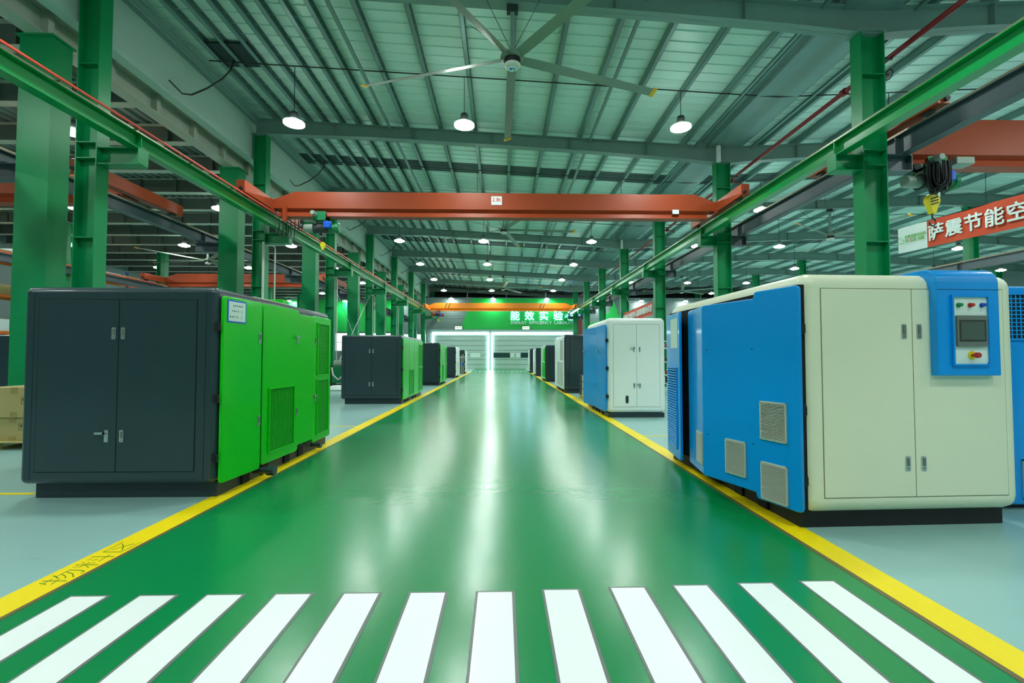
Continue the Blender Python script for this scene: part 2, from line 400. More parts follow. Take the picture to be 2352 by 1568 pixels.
# ------------------------------------------------------------------ structural steel
YK = [8.66 + 6 * k for k in range(-3, 8)]
def hsec(xc, yc, dx, dy, tf, tw, z0, z1, mb=None):
    mb = mb or MB()
    mb.box(xc - dx / 2, xc - dx / 2 + tf, yc - dy / 2, yc + dy / 2, z0, z1)
    mb.box(xc + dx / 2 - tf, xc + dx / 2, yc - dy / 2, yc + dy / 2, z0, z1)
    mb.box(xc - dx / 2 + tf, xc + dx / 2 - tf, yc - tw / 2, yc + tw / 2, z0, z1)
    return mb
def column(x, y, dx, dy, zt, name, label, group, corbels=(), stiff=(3.6, 5.1, 5.4, 6.9)):
    e = empty(name, (x, y, 0), 0, label, 'column', group)
    m = hsec(0, 0, dx, dy, .022, .014, .03, zt)
    for z in stiff:
        if z < zt: m.box(-dx / 2 + .02, dx / 2 - .02, -dy / 2, dy / 2, z, z + .02)
    m.build('shaft', 'column', e)
    MB().box(-dx / 2 - .06, dx / 2 + .06, -dy / 2 - .05, dy / 2 + .05, 0, .03).build('base_plate', 'column', e)
    MB().box(-dx / 2 - .04, dx / 2 + .04, -dy / 2 - .03, dy / 2 + .03, zt, zt + .03).build('cap_plate', 'steel', e)
    for sgn, ln, m2, zt2 in corbels:
        c = MB(); a = sgn * dx / 2; b = a + sgn * ln
        lo, hi = min(a, b), max(a, b)
        c.box(lo, hi, -.12, .12, zt2 - .02, zt2).box(lo, hi, -.12, .12, zt2 - .33, zt2 - .31).box(lo, hi, -.008, .008, zt2 - .31, zt2 - .02)
        c.box(b - .01, b + .01, -.12, .12, zt2 - .31, zt2 - .02)
        c.build('bracket', m2, e)
    return e
for i, y in enumerate(YK):
    w = ('%s from the crosswalk' % ORD[i - 3]) if i >= 3 else '%s behind the crosswalk' % ORD[2 - i]
    column(7.24, y, .48, .27, roofz(7.3) - .52, 'steel_column', 'green steel column in the row right of the aisle, %s' % w, 'right aisle columns', ((-1, .52, 'column', 5.33), (1, .5, 'darkbeam', 5.33)))
    column(-7.8, y, .4, .27, 8.53, 'steel_column', 'slim green steel column carrying the left crane rail, %s' % w, 'left aisle columns', ((1, .75, 'column', 5.33),))
    # box column of the deck hall
    e = empty('box_column', (-8.73, y + .02, 0), 0, 'wide green box column under the grey deck girder, %s' % w, 'column', 'box columns left of the aisle')
    MB().box(-.3, .3, -.2, .2, .02, 7.4).build('shaft', 'column', e)
    MB().box(-.36, .36, -.26, .26, 0, .02).build('base_plate', 'column', e)
    MB().box(-.34, .34, -.24, .24, 7.38, 7.42).build('cap_plate', 'column', e)
    MB().box(-1.15, -.3, -.12, .12, 5.0, 5.04).box(-1.15, -.3, -.01, .01, 4.75, 5.0).box(-.9, -.3, -.12, .12, 4.72, 4.75).build('bracket', 'darkbeam', e)
for i, y in enumerate(YK[2:]):
    for X, nm, grp, zt in ((22, 'second', 'columns of the second row on the right', 8.4), (36.7, 'third', 'columns of the third row on the right', 7.7), (-19.8, 'outer', 'columns of the outer row under the deck', 7.4)):
        if X == 22 or (X > 30 and i > 1) or (X < 0 and i > 0):
            column(X, y, .48, .3, zt, 'steel_column', 'green steel column of the %s row, %s' % ({'second': 'second right', 'third': 'third right', 'outer': 'far left'}[nm], (ORD[i - 1] + ' from the crosswalk') if i > 0 else 'behind the crosswalk'), grp, stiff=(3.6,))

def rafter(y, xa, xb, top, depths, label, group):
    e = empty('roof_rafter', ((xa + xb) / 2, y, 0), 0, label, 'rafter', group)
    c = (xa + xb) / 2
    xs = [d[0] for d in depths]
    bot = [(d[0] - c, top(d[0]) - d[1]) for d in depths]
    tp = [(x - c, top(x)) for x in xs]
    MB().prism(bot + tp[::-1], 'y', -.006, .006).build('web', 'steel', e)
    MB().prism([(a, b) for a, b in bot] + [(a, b + .014) for a, b in bot][::-1], 'y', -.12, .12).build('bottom_flange', 'steel', e)
    MB().prism([(a, b - .014) for a, b in tp] + tp[::-1], 'y', -.12, .12).build('top_flange', 'steel', e)
    n = max(2, int((xb - xa) / 2.4))
    for k in range(1, n):
        x = xa + (xb - xa) * k / n
        d = depths
        for j in range(len(d) - 1):
            if d[j][0] <= x <= d[j + 1][0]:
                dd = d[j][1] + (d[j + 1][1] - d[j][1]) * (x - d[j][0]) / (d[j + 1][0] - d[j][0])
        MB().box(x - c - .005, x - c + .005, -.11, .11, top(x) - dd + .01, top(x) - .01).build('stiffener', 'steel', e)
    return e
for i, y in enumerate(YK):
    w = ('%s from the crosswalk' % ORD[i - 3]) if i >= 3 else '%s behind the crosswalk' % ORD[2 - i]
    rafter(y, -8.0, 7.3, roofz, [(-8.0, .50), (-6.3, .46), (-4.3, .40), (0, .40), (3, .42), (5.6, .47), (7.3, .55)], 'long grey steel rafter over the green aisle, %s' % w, 'rafters over the aisle')
    rafter(y, 7.3, 22, roofz, [(7.3, .55), (9, .48), (14, .42), (20.5, .5), (22, .6)], 'grey steel rafter over the right hall beyond the columns, %s' % w, 'rafters over the right hall')
    if i > 2: rafter(y, 22, XR - .2, roofz, [(22, .6), (24, .5), (34, .5), (36.7, .6), (XR - .2, .5)], 'distant grey steel rafter past the second right column row, %s' % w, 'rafters over the outer right hall')

def cpurlin(x, w, group, label, h=RS - .01, fl=.10):
    z = roofz(x)
    o = MB()
    o.box(-.004, .004, YB, YE, 0, h).box(-.004, fl, YB, YE, 0, .006).box(-.004, fl, YB, YE, h - .006, h).box(fl - .004, fl, YB, YE, 0, .025)
    p = o.build('roof_purlin', 'purlin'); p.location = (x, 0, z)
    tag(p, label, 'purlin', group); return p
px_main = [-7.4, -6.9, -6.35, -5.82, -5.28, -4.75, -4.2, -3.2, -2.07, -.94, .2, 1.34, 2.5, 3.65, 4.8, 5.95]
for i, x in enumerate(px_main[::-1]):
    cpurlin(x, 0, 'purlins over the aisle', 'long grey purlin under the aisle roof, %s left of the valley gutter' % ORD[i])
px_r = [8.5 + 1.2 * k for k in range(11)]
for i, x in enumerate(px_r): cpurlin(x, 0, 'purlins over the right hall', 'long grey purlin under the right hall roof, %s past the valley gutter' % ORD[i])
px_r2 = [23 + 1.5 * k for k in range(12)]
for i, x in enumerate(px_r2): cpurlin(x, 0, 'purlins over the outer right hall', 'long grey purlin beyond the second right column row, %s outward' % ORD[i])
# valley gutter over the right column row
e = empty('valley_gutter', (7.3, 0, 8.3), 0, 'grey sheet metal valley gutter running above the right column row', 'gutter')
g = [(-.75, .12), (-.62, .12), (-.55, -.02), (-.2, -.02), (-.2, 0), (-.54, 0), (-.6, .14), (-.75, .14)]
MB().prism(g, 'y', YB, YE).prism([(-a, b) for a, b in g], 'y', YB, YE).build('trough', 'purlin', e)
MB().prism([(-.2, -.02), (.2, -.02), (.2, 0), (-.2, 0)], 'y', YB, YE).build('gutter_bottom', 'steel', e)
for j, x in enumerate((-.95, .95)):
    MB().box(x - .03, x + .03, YB, YE, -.02, .05).build('edge_angle', 'purlin', e)
# tie pipes
for j, x in enumerate((-3.65, 2.85)):
    o = MB().tube([(x, YB + .1, roofz(x) - .07), (x, YE - .1, roofz(x) - .07)], .05, 10).build('tie_pipe', 'steel', smooth=True)
    tag(o, 'round grey pipe running lengthwise under the purlins, %s of the ceiling fans' % ('left' if j == 0 else 'right'), 'pipe', 'lengthwise roof pipes')
# cross conduits and dark bands
for k in range(-1, 7):
    y = 11.66 + 6 * k
    w = ('%s from the crosswalk' % ORD[k]) if k >= 0 else 'behind the crosswalk'
    pts = [(-7.6, y, roofz(-7.6) - .012), (7.3, y, roofz(7.3) - .012), (22, y, roofz(22) - .012), (36, y, roofz(36) - .012)]
    m = MB()
    for a, b in zip(pts[:-1], pts[1:]): m.tube([a, b], .016, 6)
    o = m.build('lamp_conduit', 'frame', smooth=True)
    tag(o, 'thin dark conduit crossing under the purlins above a row of lamps, %s' % w, 'conduit', 'lamp conduits')
for i, y in enumerate((17.95, 29.95, 41.95)):
    m = MB()
    for a, b in ((-7.9, 7.25), (7.35, 21.9)):
        for q in range(6):
            y0 = y - .45 + .15 * q
            m.add([(a, y0, roofz(a) + RS - .045), (b, y0, roofz(b) + RS - .045), (b, y0 + .1, roofz(b) + RS - .045), (a, y0 + .1, roofz(a) + RS - .045),
                   (a, y0, roofz(a) + RS - .01), (b, y0, roofz(b) + RS - .01), (b, y0 + .1, roofz(b) + RS - .01), (a, y0 + .1, roofz(a) + RS - .01)],
                  [(0, 3, 2, 1), (4, 5, 6, 7), (0, 1, 5, 4), (1, 2, 6, 5), (2, 3, 7, 6), (3, 0, 4, 7)])
    o = m.build('roof_louvre_band', 'bandgrey'); tag(o, 'dark ribbed vent band across the roof sheets, %s from the crosswalk' % ORD[i], 'roof vent', 'dark roof bands')
# roof hatch
o = MB().box(-7.35, -6.3, 11.1, 12.0, roofz(-7) + RS - .12, roofz(-7) + RS - .06).build('roof_hatch', 'walldark'); tag(o, 'dark open rectangular hatch in the roof sheets beside the parapet', 'hatch')

# parapet above the deck edge, edge girder
o = MB().box(-8.14, -8.07, YB, YE, 7.8, 9.06).box(-8.32, -8.06, YB, YE, 7.74, 7.8)
tag(o.build('parapet_panel', 'parapet'), 'long pale grey parapet panel above the deck edge left of the aisle', 'panel')
o = MB().box(-8.06, -8.045, YB, YE, 8.92, 9.05).box(-7.98, -7.78, YB, YE, 9.0, 9.03)
tag(o.build('eave_channel', 'steel'), 'grey channel along the top of the pale parapet', 'channel')
e = empty('edge_girder', (-8.73, 0, 7.42), 0, 'long grey plate girder with stiffeners along the deck edge on the box columns', 'girder')
MB().box(-.006, .006, YB, YW - .05, .02, .54).build('web', 'deckbeam', e)
MB().box(-.17, .17, YB, YW - .05, 0, .02).build('bottom_flange', 'deckbeam', e)
MB().box(-.17, .17, YB, YW - .05, .52, .54).build('top_flange', 'deckbeam', e)
y = -2.2
while y < YW - .05: MB().box(-.15, .15, y - .06, y + .06, .02, .52).build('stiffener', 'deckbeam', e); y += 1.35
# deck cross beams
yy = [.95 + 2 * k for k in range(26)]
for i, y in enumerate(yy):
    e = empty('deck_beam', (-17.9, y, 7.45), 0, 'grey beam across the deck ceiling of the left hall, %s from the crosswalk' % ORD[i], 'beam', 'deck ceiling beams')
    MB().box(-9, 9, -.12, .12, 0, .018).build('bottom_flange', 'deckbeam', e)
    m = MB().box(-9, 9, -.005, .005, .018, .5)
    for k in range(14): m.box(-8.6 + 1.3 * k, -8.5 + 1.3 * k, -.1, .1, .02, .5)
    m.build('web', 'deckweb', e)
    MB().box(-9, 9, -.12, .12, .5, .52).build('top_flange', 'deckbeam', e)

# ------------------------------------------------------------------ crane runways
def runway(x, z0, m, label, xr, cond=None, y0=YB, y1=YE - .3, h=.3):
    e = empty('runway_girder', (x, 0, z0), 0, label, 'crane runway')
    b = MB().box(-.1, .1, y0, y1, 0, .014).box(-.1, .1, y0, y1, h - .014, h).box(-.005, .005, y0, y1, .014, h - .014)
    for y in YK:
        b.box(-.095, .095, y - .006, y + .006, .014, h - .014)
    b.build('girder', m, e)
    MB().box(-.03, .03, y0, y1, h, h + .07).build('rail', 'rail', e)
    if cond:
        g = MB().tube([(cond, y0, h + .05), (cond, y1, h + .05)], .022, 8)
        g.build('conductor_bar', 'conductor', e, smooth=True)
        g = MB(); y = -2.0
        while y < y1 - 1: g.box(min(cond, 0), max(cond, 0), y - .01, y + .01, h + .005, h + .03); y += 1.5
        g.build('conductor_bracket', 'rail', e)
    return e
runway(-6.98, 5.33, 'beamgreen', 'green crane runway girder on brackets left of the aisle with a red conductor bar', 0, .17, h=.29)
runway(6.62, 5.33, 'beamgreen', 'green crane runway girder on brackets right of the aisle', 0, None, h=.29)
runway(7.85, 5.33, 'darkbeam', 'dark grey crane runway girder on the outer side of the right columns', 0, None, h=.4)
runway(21.4, 5.33, 'darkbeam', 'dark grey crane runway girder in front of the second right column row', 0, None, h=.4)
runway(-9.65, 5.04, 'darkbeam', 'dark grey crane runway girder behind the box columns of the left hall', 0, None, h=.3)
runway(-19.3, 5.04, 'darkbeam', 'far dark runway girder with red conductor on the outer left column row', 0, .2, h=.3)

# ------------------------------------------------------------------ cranes
def crane(y, xa, xb, zr, label, m='orange', plate=None, stripes=False, depth=.74, clen=3.3):
    c = (xa + xb) / 2; e = empty('bridge_crane', (c, y, zr), 0, label, 'crane', 'bridge cranes')
    a, b = xa - c, xb - c
    zt = .58; zb = zt - depth
    body = [(a + .12, zt - .24), (a + .75, zt), (b - .75, zt), (b - .12, zt - .24), (b - .12, zb + .24), (a + .12, zb + .24)]
    # girder: box on top, tapering to the flange
    MB().prism(body, 'y', -.17, .17).build('girder', m, e)
    secs = [(-.17, zb + .24), (.17, zb + .24), (.06, zb + .17), (-.06, zb + .17)]
    MB().prism(secs, 'x', a + .3, b - .3).build('girder_neck', m, e)
    MB().prism([(-.06, zb + .17), (.06, zb + .17), (.1, zb + .03), (.16, zb), (-.16, zb), (-.1, zb + .03)], 'x', a + .25, b - .35).build('lower_flange', m, e)
    for s, xx in ((-1, a), (1, b)):
        cc = MB().box(xx - .12, xx + .12, -clen / 2, clen / 2, .04, .36).build('end_carriage', m, e, bevel=.012, seg=1)
        MB().box(xx - s * .12 - .02, xx - s * .12 + .02, -.26, .26, .0, .36).build('joint_plate', m, e)
        for q in (-1, 1):
            MB().lathe([(.0, -.05), (.11, -.05), (.11, .05), (0, .05)], (xx, q * (clen / 2 - .3), .07), 16, 'x').build('wheel', 'frame', cc, smooth=True)
            MB().lathe([(0, 0), (.045, 0), (.045, .05), (0, .05)], (xx + s * -.03, q * (clen / 2) + (0 if q > 0 else -.05), .12), 12, 'y').build('buffer', 'black', cc, smooth=True)
    if plate is not None:
        p = MB().box(plate - c - .16, plate - c + .16, -.182, -.171, zt - .36, zt - .10).build('capacity_plate', 'bannerwhite', e)
        text('2.8t', .17, 'txtred', 'plate_lettering', p, T((plate - c, -.184, zt - .26)) @ FACE, extrude=.001, center=True, offset=.002)
    if stripes:
        s = MB()
        for xx in (a + 1.6, a + 1.9, b - 3.2, b - 2.9):
            s.prism([(xx, zb + .26), (xx + .07, zb + .26), (xx + .27, zt - .02), (xx + .2, zt - .02)], 'y', -.176, -.171)
        s.build('warning_stripes', 'frame', e)
    return e
cr1 = crane(13.72, -6.98, 6.62, 5.735, 'orange bridge crane marked 2.8t spanning the green aisle', plate=-.18)
MB().box(5.35, 5.55, -.176, -.171, -.02, .11).build('small_notice', 'bannerwhite', cr1)
MB().box(-6.35, -6.25, -.28, -.17, -.35, .12).build('conductor_hanger', 'orange', cr1)
crane(42.2, -6.98, 6.62, 5.735, 'yellow-orange bridge crane near the far wall with diagonal stripes', 'yorange', stripes=True)
crane(9.45, 7.85, 21.4, 5.845, 'dark orange bridge crane in the right hall above the white machine', depth=1.0, clen=3.4)
crane(11.95, -19.3, -9.65, 5.50, 'orange bridge crane in the left hall behind the first green columns')
crane(26.2, -19.3, -9.65, 5.50, 'distant orange bridge crane in the left hall with a 2.8t plate', plate=-13.6)

def hoist(x, y, z, label, rope, big=False, orange=False):
    e = empty('electric_hoist', (x, y, z), 0, label, 'hoist', 'electric hoists')
    g = 'motorgreen' if not orange else 'orange'
    MB().lathe([(0, -.52), (.11, -.52), (.125, -.48), (.125, -.22), (0, -.22)], (0, 0, -.3), 20, 'x').build('end_motor', 'motorgrey' if not orange else 'orange', e, smooth=True)
    MB().lathe([(0, -.22), (.165, -.22), (.165, -.2), (.15, -.18), (.15, .2), (.165, .22), (0, .22)], (0, 0, -.3), 20, 'x').build('rope_drum', 'frame', e, smooth=True)
    MB().lathe([(0, .22), (.13, .22), (.13, .42), (.16, .44), (.16, .52), (.13, .55), (0, .55)], (0, 0, -.3), 20, 'x').build('drive_motor', g, e, smooth=True)
    MB().box(.14, .34, -.24, -.1, -.34, -.14).build('gearbox', 'bluebox', e, bevel=.02)
    MB().box(-.2, -.14, -.1, .1, -.3, -.02).box(.14, .2, -.1, .1, -.3, -.02).box(-.2, .2, -.1, .1, -.08, -.02).build('hanger_frame', 'motorgrey', e)
    for q in (-.12, .12):
        MB().lathe([(0, -.03), (.075, -.03), (.075, .03), (0, .03)], (q, -.15, .08), 16, 'y').build('trolley_wheel', 'black', e, smooth=True)
        MB().lathe([(0, -.03), (.075, -.03), (.075, .03), (0, .03)], (q, .15, .08), 16, 'y').build('trolley_wheel', 'black', e, smooth=True)
    MB().box(-.2, .2, -.2, -.185, -.06, .16).box(-.2, .2, .185, .2, -.06, .16).box(-.18, .18, -.2, .2, -.1, -.06).build('trolley_frame', g, e)
    MB().lathe([(0, -.22), (.06, -.22), (.07, -.18), (.07, 0), (0, 0)], (-.12, -.2, .06), 16, 'y').build('travel_motor', 'motorgrey', e, smooth=True)
    MB().tube([(.02, -.03, -.4), (.02, -.03, -rope)], .007, 6).tube([(.09, .03, -.4), (.06, .03, -rope)], .007, 6).build('wire_rope', 'wire', e, smooth=True)
    k = .5 if not big else .85
    hb = MB().prism([(-.05 * k, 0), (.05 * k, 0), (.14 * k, -.08 * k), (.16 * k, -.2 * k), (.08 * k, -.38 * k), (.05 * k, -.5 * k), (-.05 * k, -.5 * k), (-.08 * k, -.38 * k), (-.16 * k, -.2 * k), (-.14 * k, -.08 * k)], 'y', -.07 * k, .07 * k)
    ho = hb.build('hook_block', 'hook', e, bevel=.012, seg=2); ho.location = (.045, 0, -rope + .02)
    hk = [(.0, 0, -.5 * k), (0, 0, -.6 * k), (.07 * k, 0, -.66 * k), (.08 * k, 0, -.74 * k), (.02 * k, 0, -.8 * k), (-.06 * k, 0, -.77 * k), (-.08 * k, 0, -.7 * k)]
    MB().tube(hk, .02 * k, 8).build('hook', 'frame', ho, smooth=True)
    if big:
        s = MB()
        for q in range(3): s.prism([(-.08, -.12 - .06 * q), (.08, -.07 - .06 * q), (.08, -.095 - .06 * q), (-.08, -.145 - .06 * q)], 'y', -.066, -.0605)
        s.build('hook_stripes', 'black', ho)
    return e
hoist(-5.48, 13.72, 5.56, 'small green electric hoist with yellow hook on the aisle crane', .74)
hoist(-6.0, 42.2, 5.5, 'orange electric hoist at the left end of the far crane', .7, orange=True)
hb = hoist(8.85, 9.1, 5.3, 'large electric hoist with black cable bundle in the right hall', .56, big=True)
MB().box(.42, .8, -.18, .1, .02, .17).build('control_box', 'motorgrey', hb, bevel=.02)
MB().box(.1, .15, -.08, -.03, -.62, -.48).build('limit_switch', 'bannerwhite', hb)
m = MB()
for k in range(26):
    x = -.22 + .36 * random.random(); w = .05 + .16 * random.random(); d = -.2 - .14 * random.random(); L = .48 + .22 * random.random()
    pts = []
    for q in range(13):
        a = math.pi * q / 12
        pts.append((x - .02 + w * -math.cos(a) * (.6 + .4 * math.sin(a)), d, .12 - L * math.sin(a) ** .8 - .1))
    m.tube(pts, .011, 5)
m.build('cable_bundle', 'wire', hb, smooth=True)
def festoon(x0, x1, y, z, n, label, seed, m='wire'):
    random.seed(seed); b = MB(); x = x0; dx = (x1 - x0) / n
    for k in range(n):
        h = .35 + .45 * random.random(); pts = []
        for q in range(11):
            a = q / 10; pts.append((x + dx * a, y, z - h * (1 - (2 * a - 1) ** 4)))
        b.tube(pts, .011, 5); x += dx
    tag(b.build('festoon_cable', m, smooth=True), label, 'cable')
festoon(-6.75, -5.95, 13.5, 5.5, 7, 'looped black festoon cable under the left end of the aisle crane', 3)
festoon(-6.7, -6.3, 41.95, 5.5, 4, 'looped reddish festoon cable under the far crane', 4, 'redpipe')

# ------------------------------------------------------------------ lamps
def make_lamp():
    e = empty('high_bay_lamp', (0, 0, 0), 0, 'x', 'lamp')
    MB().lathe([(0, -.055), (.08, -.052), (.16, -.04), (.215, -.018), (.235, .0), (.235, .012), (0, .012)], (0, 0, 0), 24).build('lens', 'lens', e)
    MB().lathe([(.24, -.005), (.262, -.005), (.262, .035), (.18, .07), (.10, .09), (.09, .08), (.17, .055), (.24, .03)], (0, 0, 0), 24, ring=True).build('reflector', 'reflector', e, smooth=True)
    MB().lathe([(0, .085), (.10, .085), (.11, .10), (.11, .13), (.10, .15), (0, .15)], (0, 0, 0), 20).build('heat_sink', 'motorgrey', e, smooth=True)
    MB().lathe([(0, .15), (.075, .15), (.1, .19), (.1, .27), (.085, .31), (.03, .33), (0, .33)], (0, 0, 0), 20).build('driver_housing', 'frame', e, smooth=True)
    MB().tube([(0, 0, 0), (0, 0, 1)], .009, 6).build('suspension_cord', 'frame', e).location = (0, 0, .33)
    return e
lamp0 = make_lamp(); first = True
rows = [(-5.4, 7.4, 'left row over the aisle'), (-1.0, 7.4, 'middle row over the aisle'), (4.7, 7.4, 'right row over the aisle'),
        (10.3, 7.2, 'first row of the right hall'), (14.75, 7.2, 'second row of the right hall'), (19.5, 7.2, 'third row of the right hall'),
        (24.5, 7.15, 'fourth row of the right hall'), (29.0, 7.15, 'fifth row of the right hall'), (33.6, 7.15, 'outermost row of the right hall'),
        (-11.0, 7.1, 'row beside the box columns on the left'), (-16.5, 7.1, 'middle row of the left hall'), (-22.3, 7.1, 'outermost row of the left hall')]
for X, Z, nm in rows:
    for k in range(-3, 7):
        y = 11.66 + 6 * k
        if X > 22 and k < 1: continue
        if X < -20 and k < -1: continue
        lb = 'lit high bay lamp, %s, %s' % (nm, ('%s from the crosswalk' % ORD[k]) if k >= 0 else '%s behind the crosswalk' % ORD[-k - 1])
        if first: o = lamp0; first = False; o.location = (X, y, Z); o['label'] = lb; o['group'] = 'high bay lamps, ' + nm
        else: o = dup(lamp0, (X, y, Z), 0, lb, 'high bay lamps, ' + nm)
        zt = (roofz(X) - .02) if X > -8 else 8.05
        for ch in o.children:
            if ch.name.startswith('suspension_cord'): ch.scale = (1, 1, zt - Z - .33)

# ------------------------------------------------------------------ ceiling fans
def make_fan(x, y, z, az, zroof, label):
    e = empty('ceiling_fan', (x, y, z), 0, label, 'ceiling fan', 'large ceiling fans')
    MB().lathe([(0, -.2), (.1, -.2), (.14, -.17), (.16, -.14), (.16, -.13), (0, -.13)], (0, 0, 0), 24).build('hub_cap', 'silver', e, smooth=True)
    cap = MB().lathe([(0, -.206), (.085, -.206), (.085, -.198), (0, -.198)], (0, 0, 0), 24).build('hub_badge', 'bannerwhite', e)
    MB().prism([(-.05, -.03), (-.01, -.03), (-.01, .03), (-.05, .03)], 'z', -.212, -.206).prism([(.0, -.03), (.04, -.03), (.05, .03), (.03, .03), (.025, -.015), (0, -.015)], 'z', -.212, -.206).build('badge_mark', 'bluebox', cap)
    MB().lathe([(0, -.13), (.16, -.13), (.16, -.02), (0, -.02)], (0, 0, 0), 24).build('motor', 'black', e, smooth=True)
    MB().lathe([(0, -.02), (.2, -.02), (.23, 0), (.23, .04), (.12, .07), (.06, .18), (0, .18)], (0, 0, 0), 20).build('hub', 'fan', e, smooth=True)
    MB().box(-.04, .04, -.04, .04, .18, zroof - z).build('drop_rod', 'steel', e)
    MB().box(-.11, .11, -.06, .06, zroof - z - .14, zroof - z).build('mount_clamp', 'frame', e)
    g = MB()
    for a in (45, 135, 225, 315):
        g.tube([(.05 * math.cos(R(a)), .05 * math.sin(R(a)), .16), (1.3 * math.cos(R(a)), 1.3 * math.sin(R(a)), zroof - z + .3)], .006, 5)
    g.build('guy_wires', 'frame', e)
    for k in range(5):
        A = R(az + 72 * k); d = Vector((math.sin(A), math.cos(A), 0)); n = Vector((math.cos(A), -math.sin(A), 0)); u = Vector((0, 0, 1))
        rings = []
        for r, w in ((.18, .085), (.5, .095), (2.2, .09), (3.26, .085)):
            ring = []
            for a, h in ((-1, -.035), (-.3, -.012), (.5, .012), (1, .03), (.5, .04), (-.3, .016)):
                ring.append(d * r + n * (w * a) + u * h)
            rings.append(ring)
        b = MB().loft(rings).build('blade', 'fan', e, smooth=True)
        rings = [[d * r + n * (.095 * a) + u * h for a, h in ((-1, -.045), (1, .02), (1, .05), (-1, -.02))] for r in (3.25, 3.35)]
        MB().loft(rings).build('blade_tip', 'tip', b)
    return e
make_fan(.19, 8.66, 7.2, -1, roofz(.2) - .4, 'large five-bladed ceiling fan hanging nearest above the crosswalk end of the aisle')
make_fan(.05, 20.66, 7.2, 14, roofz(.1) - .4, 'large five-bladed ceiling fan beyond the orange aisle crane')
make_fan(.05, 38.66, 7.2, 30, roofz(.1) - .4, 'distant ceiling fan over the far end of the aisle')
make_fan(15.3, 20.66, 7.0, 20, roofz(15.3) - .42, 'ceiling fan in the right hall left of the long orange banner')
make_fan(15.5, 38.66, 7.0, 55, roofz(15.5) - .42, 'distant ceiling fan in the right hall')
make_fan(-16.1, 24.95, 6.6, -80, 7.45, 'ceiling fan in the left hall under the deck')

# ------------------------------------------------------------------ pipes, cables, braces
m = MB(); y = YB + .3
m.tube([(7.85, YB + .3, 7.45), (7.85, YW - .05, 7.45)], .055, 10)
e = empty('fire_pipe', (0, 0, 0), 0, 'long dark red fire pipe running past the right column tops', 'pipe')
m.build('pipe', 'redpipe', e, smooth=True)
for y in YK[:-1]:
    MB().lathe([(0, -.05), (.085, -.05), (.085, .05), (0, .05)], (7.85, y + 1.4, 7.45), 12, 'y').build('coupling', 'redpipe', e, smooth=True)
    MB().box(7.48, 7.85, y + .1, y + .14, 7.36, 7.40).build('pipe_bracket', 'frame', e)
for i, y in enumerate(YK[3:6]):
    v = empty('pipe_valve', (7.85, y + .55, 7.45), 0, 'small red hand wheel valve on the fire pipe beside the %s right column' % ORD[i], 'valve', 'fire pipe valves')
    pts = [(.3 + 0, .1 * math.cos(R(a)), -.12 + .1 * math.sin(R(a))) for a in range(0, 361, 30)]
    MB().tube(pts, .012, 6).build('hand_wheel', 'frame', v, smooth=True)
    MB().tube([(.0, 0, -.1), (.3, 0, -.12)], .02, 8).lathe([(0, -.07), (.075, -.07), (.075, .07), (0, .07)], (0, 0, -.06), 12, 'z').build('valve_body', 'redpipe', v, smooth=True)
for i, y in enumerate((YK[4], YK[6])):
    o = MB().tube([(7.05, y - .22, 8.25), (7.05, y - .22, 7.72)], .07, 12).build('downpipe', 'bannerwhite', smooth=True)
    tag(o, 'short white downpipe in front of the %s right column top' % ORD[(1, 3)[i]], 'pipe', 'short downpipes')
o = MB().tube([(-7.55, YK[4] - .3, .02), (-7.55, YK[4] - .3, 5.0)], .035, 10).box(-7.75, -7.4, YK[4] - .33, YK[4] - .27, 3.0, 3.06).build('downpipe', 'silver', smooth=True)
tag(o, 'tall pale pipe strapped in front of the second left rail column', 'pipe')
o = MB().tube([(-7.28, YK[4] - .1, .02), (-7.28, YK[4] - .1, 4.82), (-7.3, YK[4] - .1, 4.9), (-7.4, YK[4] - .1, 4.93), (-7.6, YK[4] - .1, 4.93)], .025, 8).build('conduit_pipe', 'silver', smooth=True)
tag(o, 'pale bent conduit running up beside the second left rail column', 'pipe')
for i, k in enumerate((5, 6, 7)):
    o = MB().tube([(-7.45, YK[k] - .16, .02), (-7.45, YK[k] - .16, 4.82), (-7.5, YK[k] - .16, 4.93), (-7.65, YK[k] - .16, 4.93)], .02, 8).build('conduit_pipe', 'silver', smooth=True)
    tag(o, 'thin pale conduit on the %s left rail column' % ORD[k - 3], 'pipe', 'thin column conduits')
def brace(x, ya, yb, label):
    o = MB().tube([(x, ya + .1, 4.9), (x, yb - .1, .4)], .018, 6).tube([(x + .04, yb - .1, 4.9), (x + .04, ya + .1, .4)], .018, 6).build('brace_rods', 'silver', smooth=True)
    tag(o, label, 'brace', 'crossed brace rods')
brace(-7.8, YK[5], YK[6], 'crossed thin steel brace rods between left rail columns behind the charcoal machines')
brace(7.3, YK[5], YK[6], 'crossed thin steel brace rods between right columns above the red banner')
for i in range(6):
    y = 11.6 + 6 * i; z = 8.9
    p = [(-6.9, y, roofz(-6.9) + .1), (-6.95, y - .1, z - .2), (-7.1, y - .2, z - .5), (-7.4, y - .3, z - .8), (-7.75, y - .35, z - 1.0), (-7.8, y - .6, z - 1.12), (-7.75, y - 1.1, z - 1.1)]
    o = MB().tube(p, .02, 6).build('loose_cable', 'wire', smooth=True)
    tag(o, 'loose black cable hanging from the roof beside the parapet, %s from the crosswalk' % ORD[i], 'cable', 'loose roof cables')

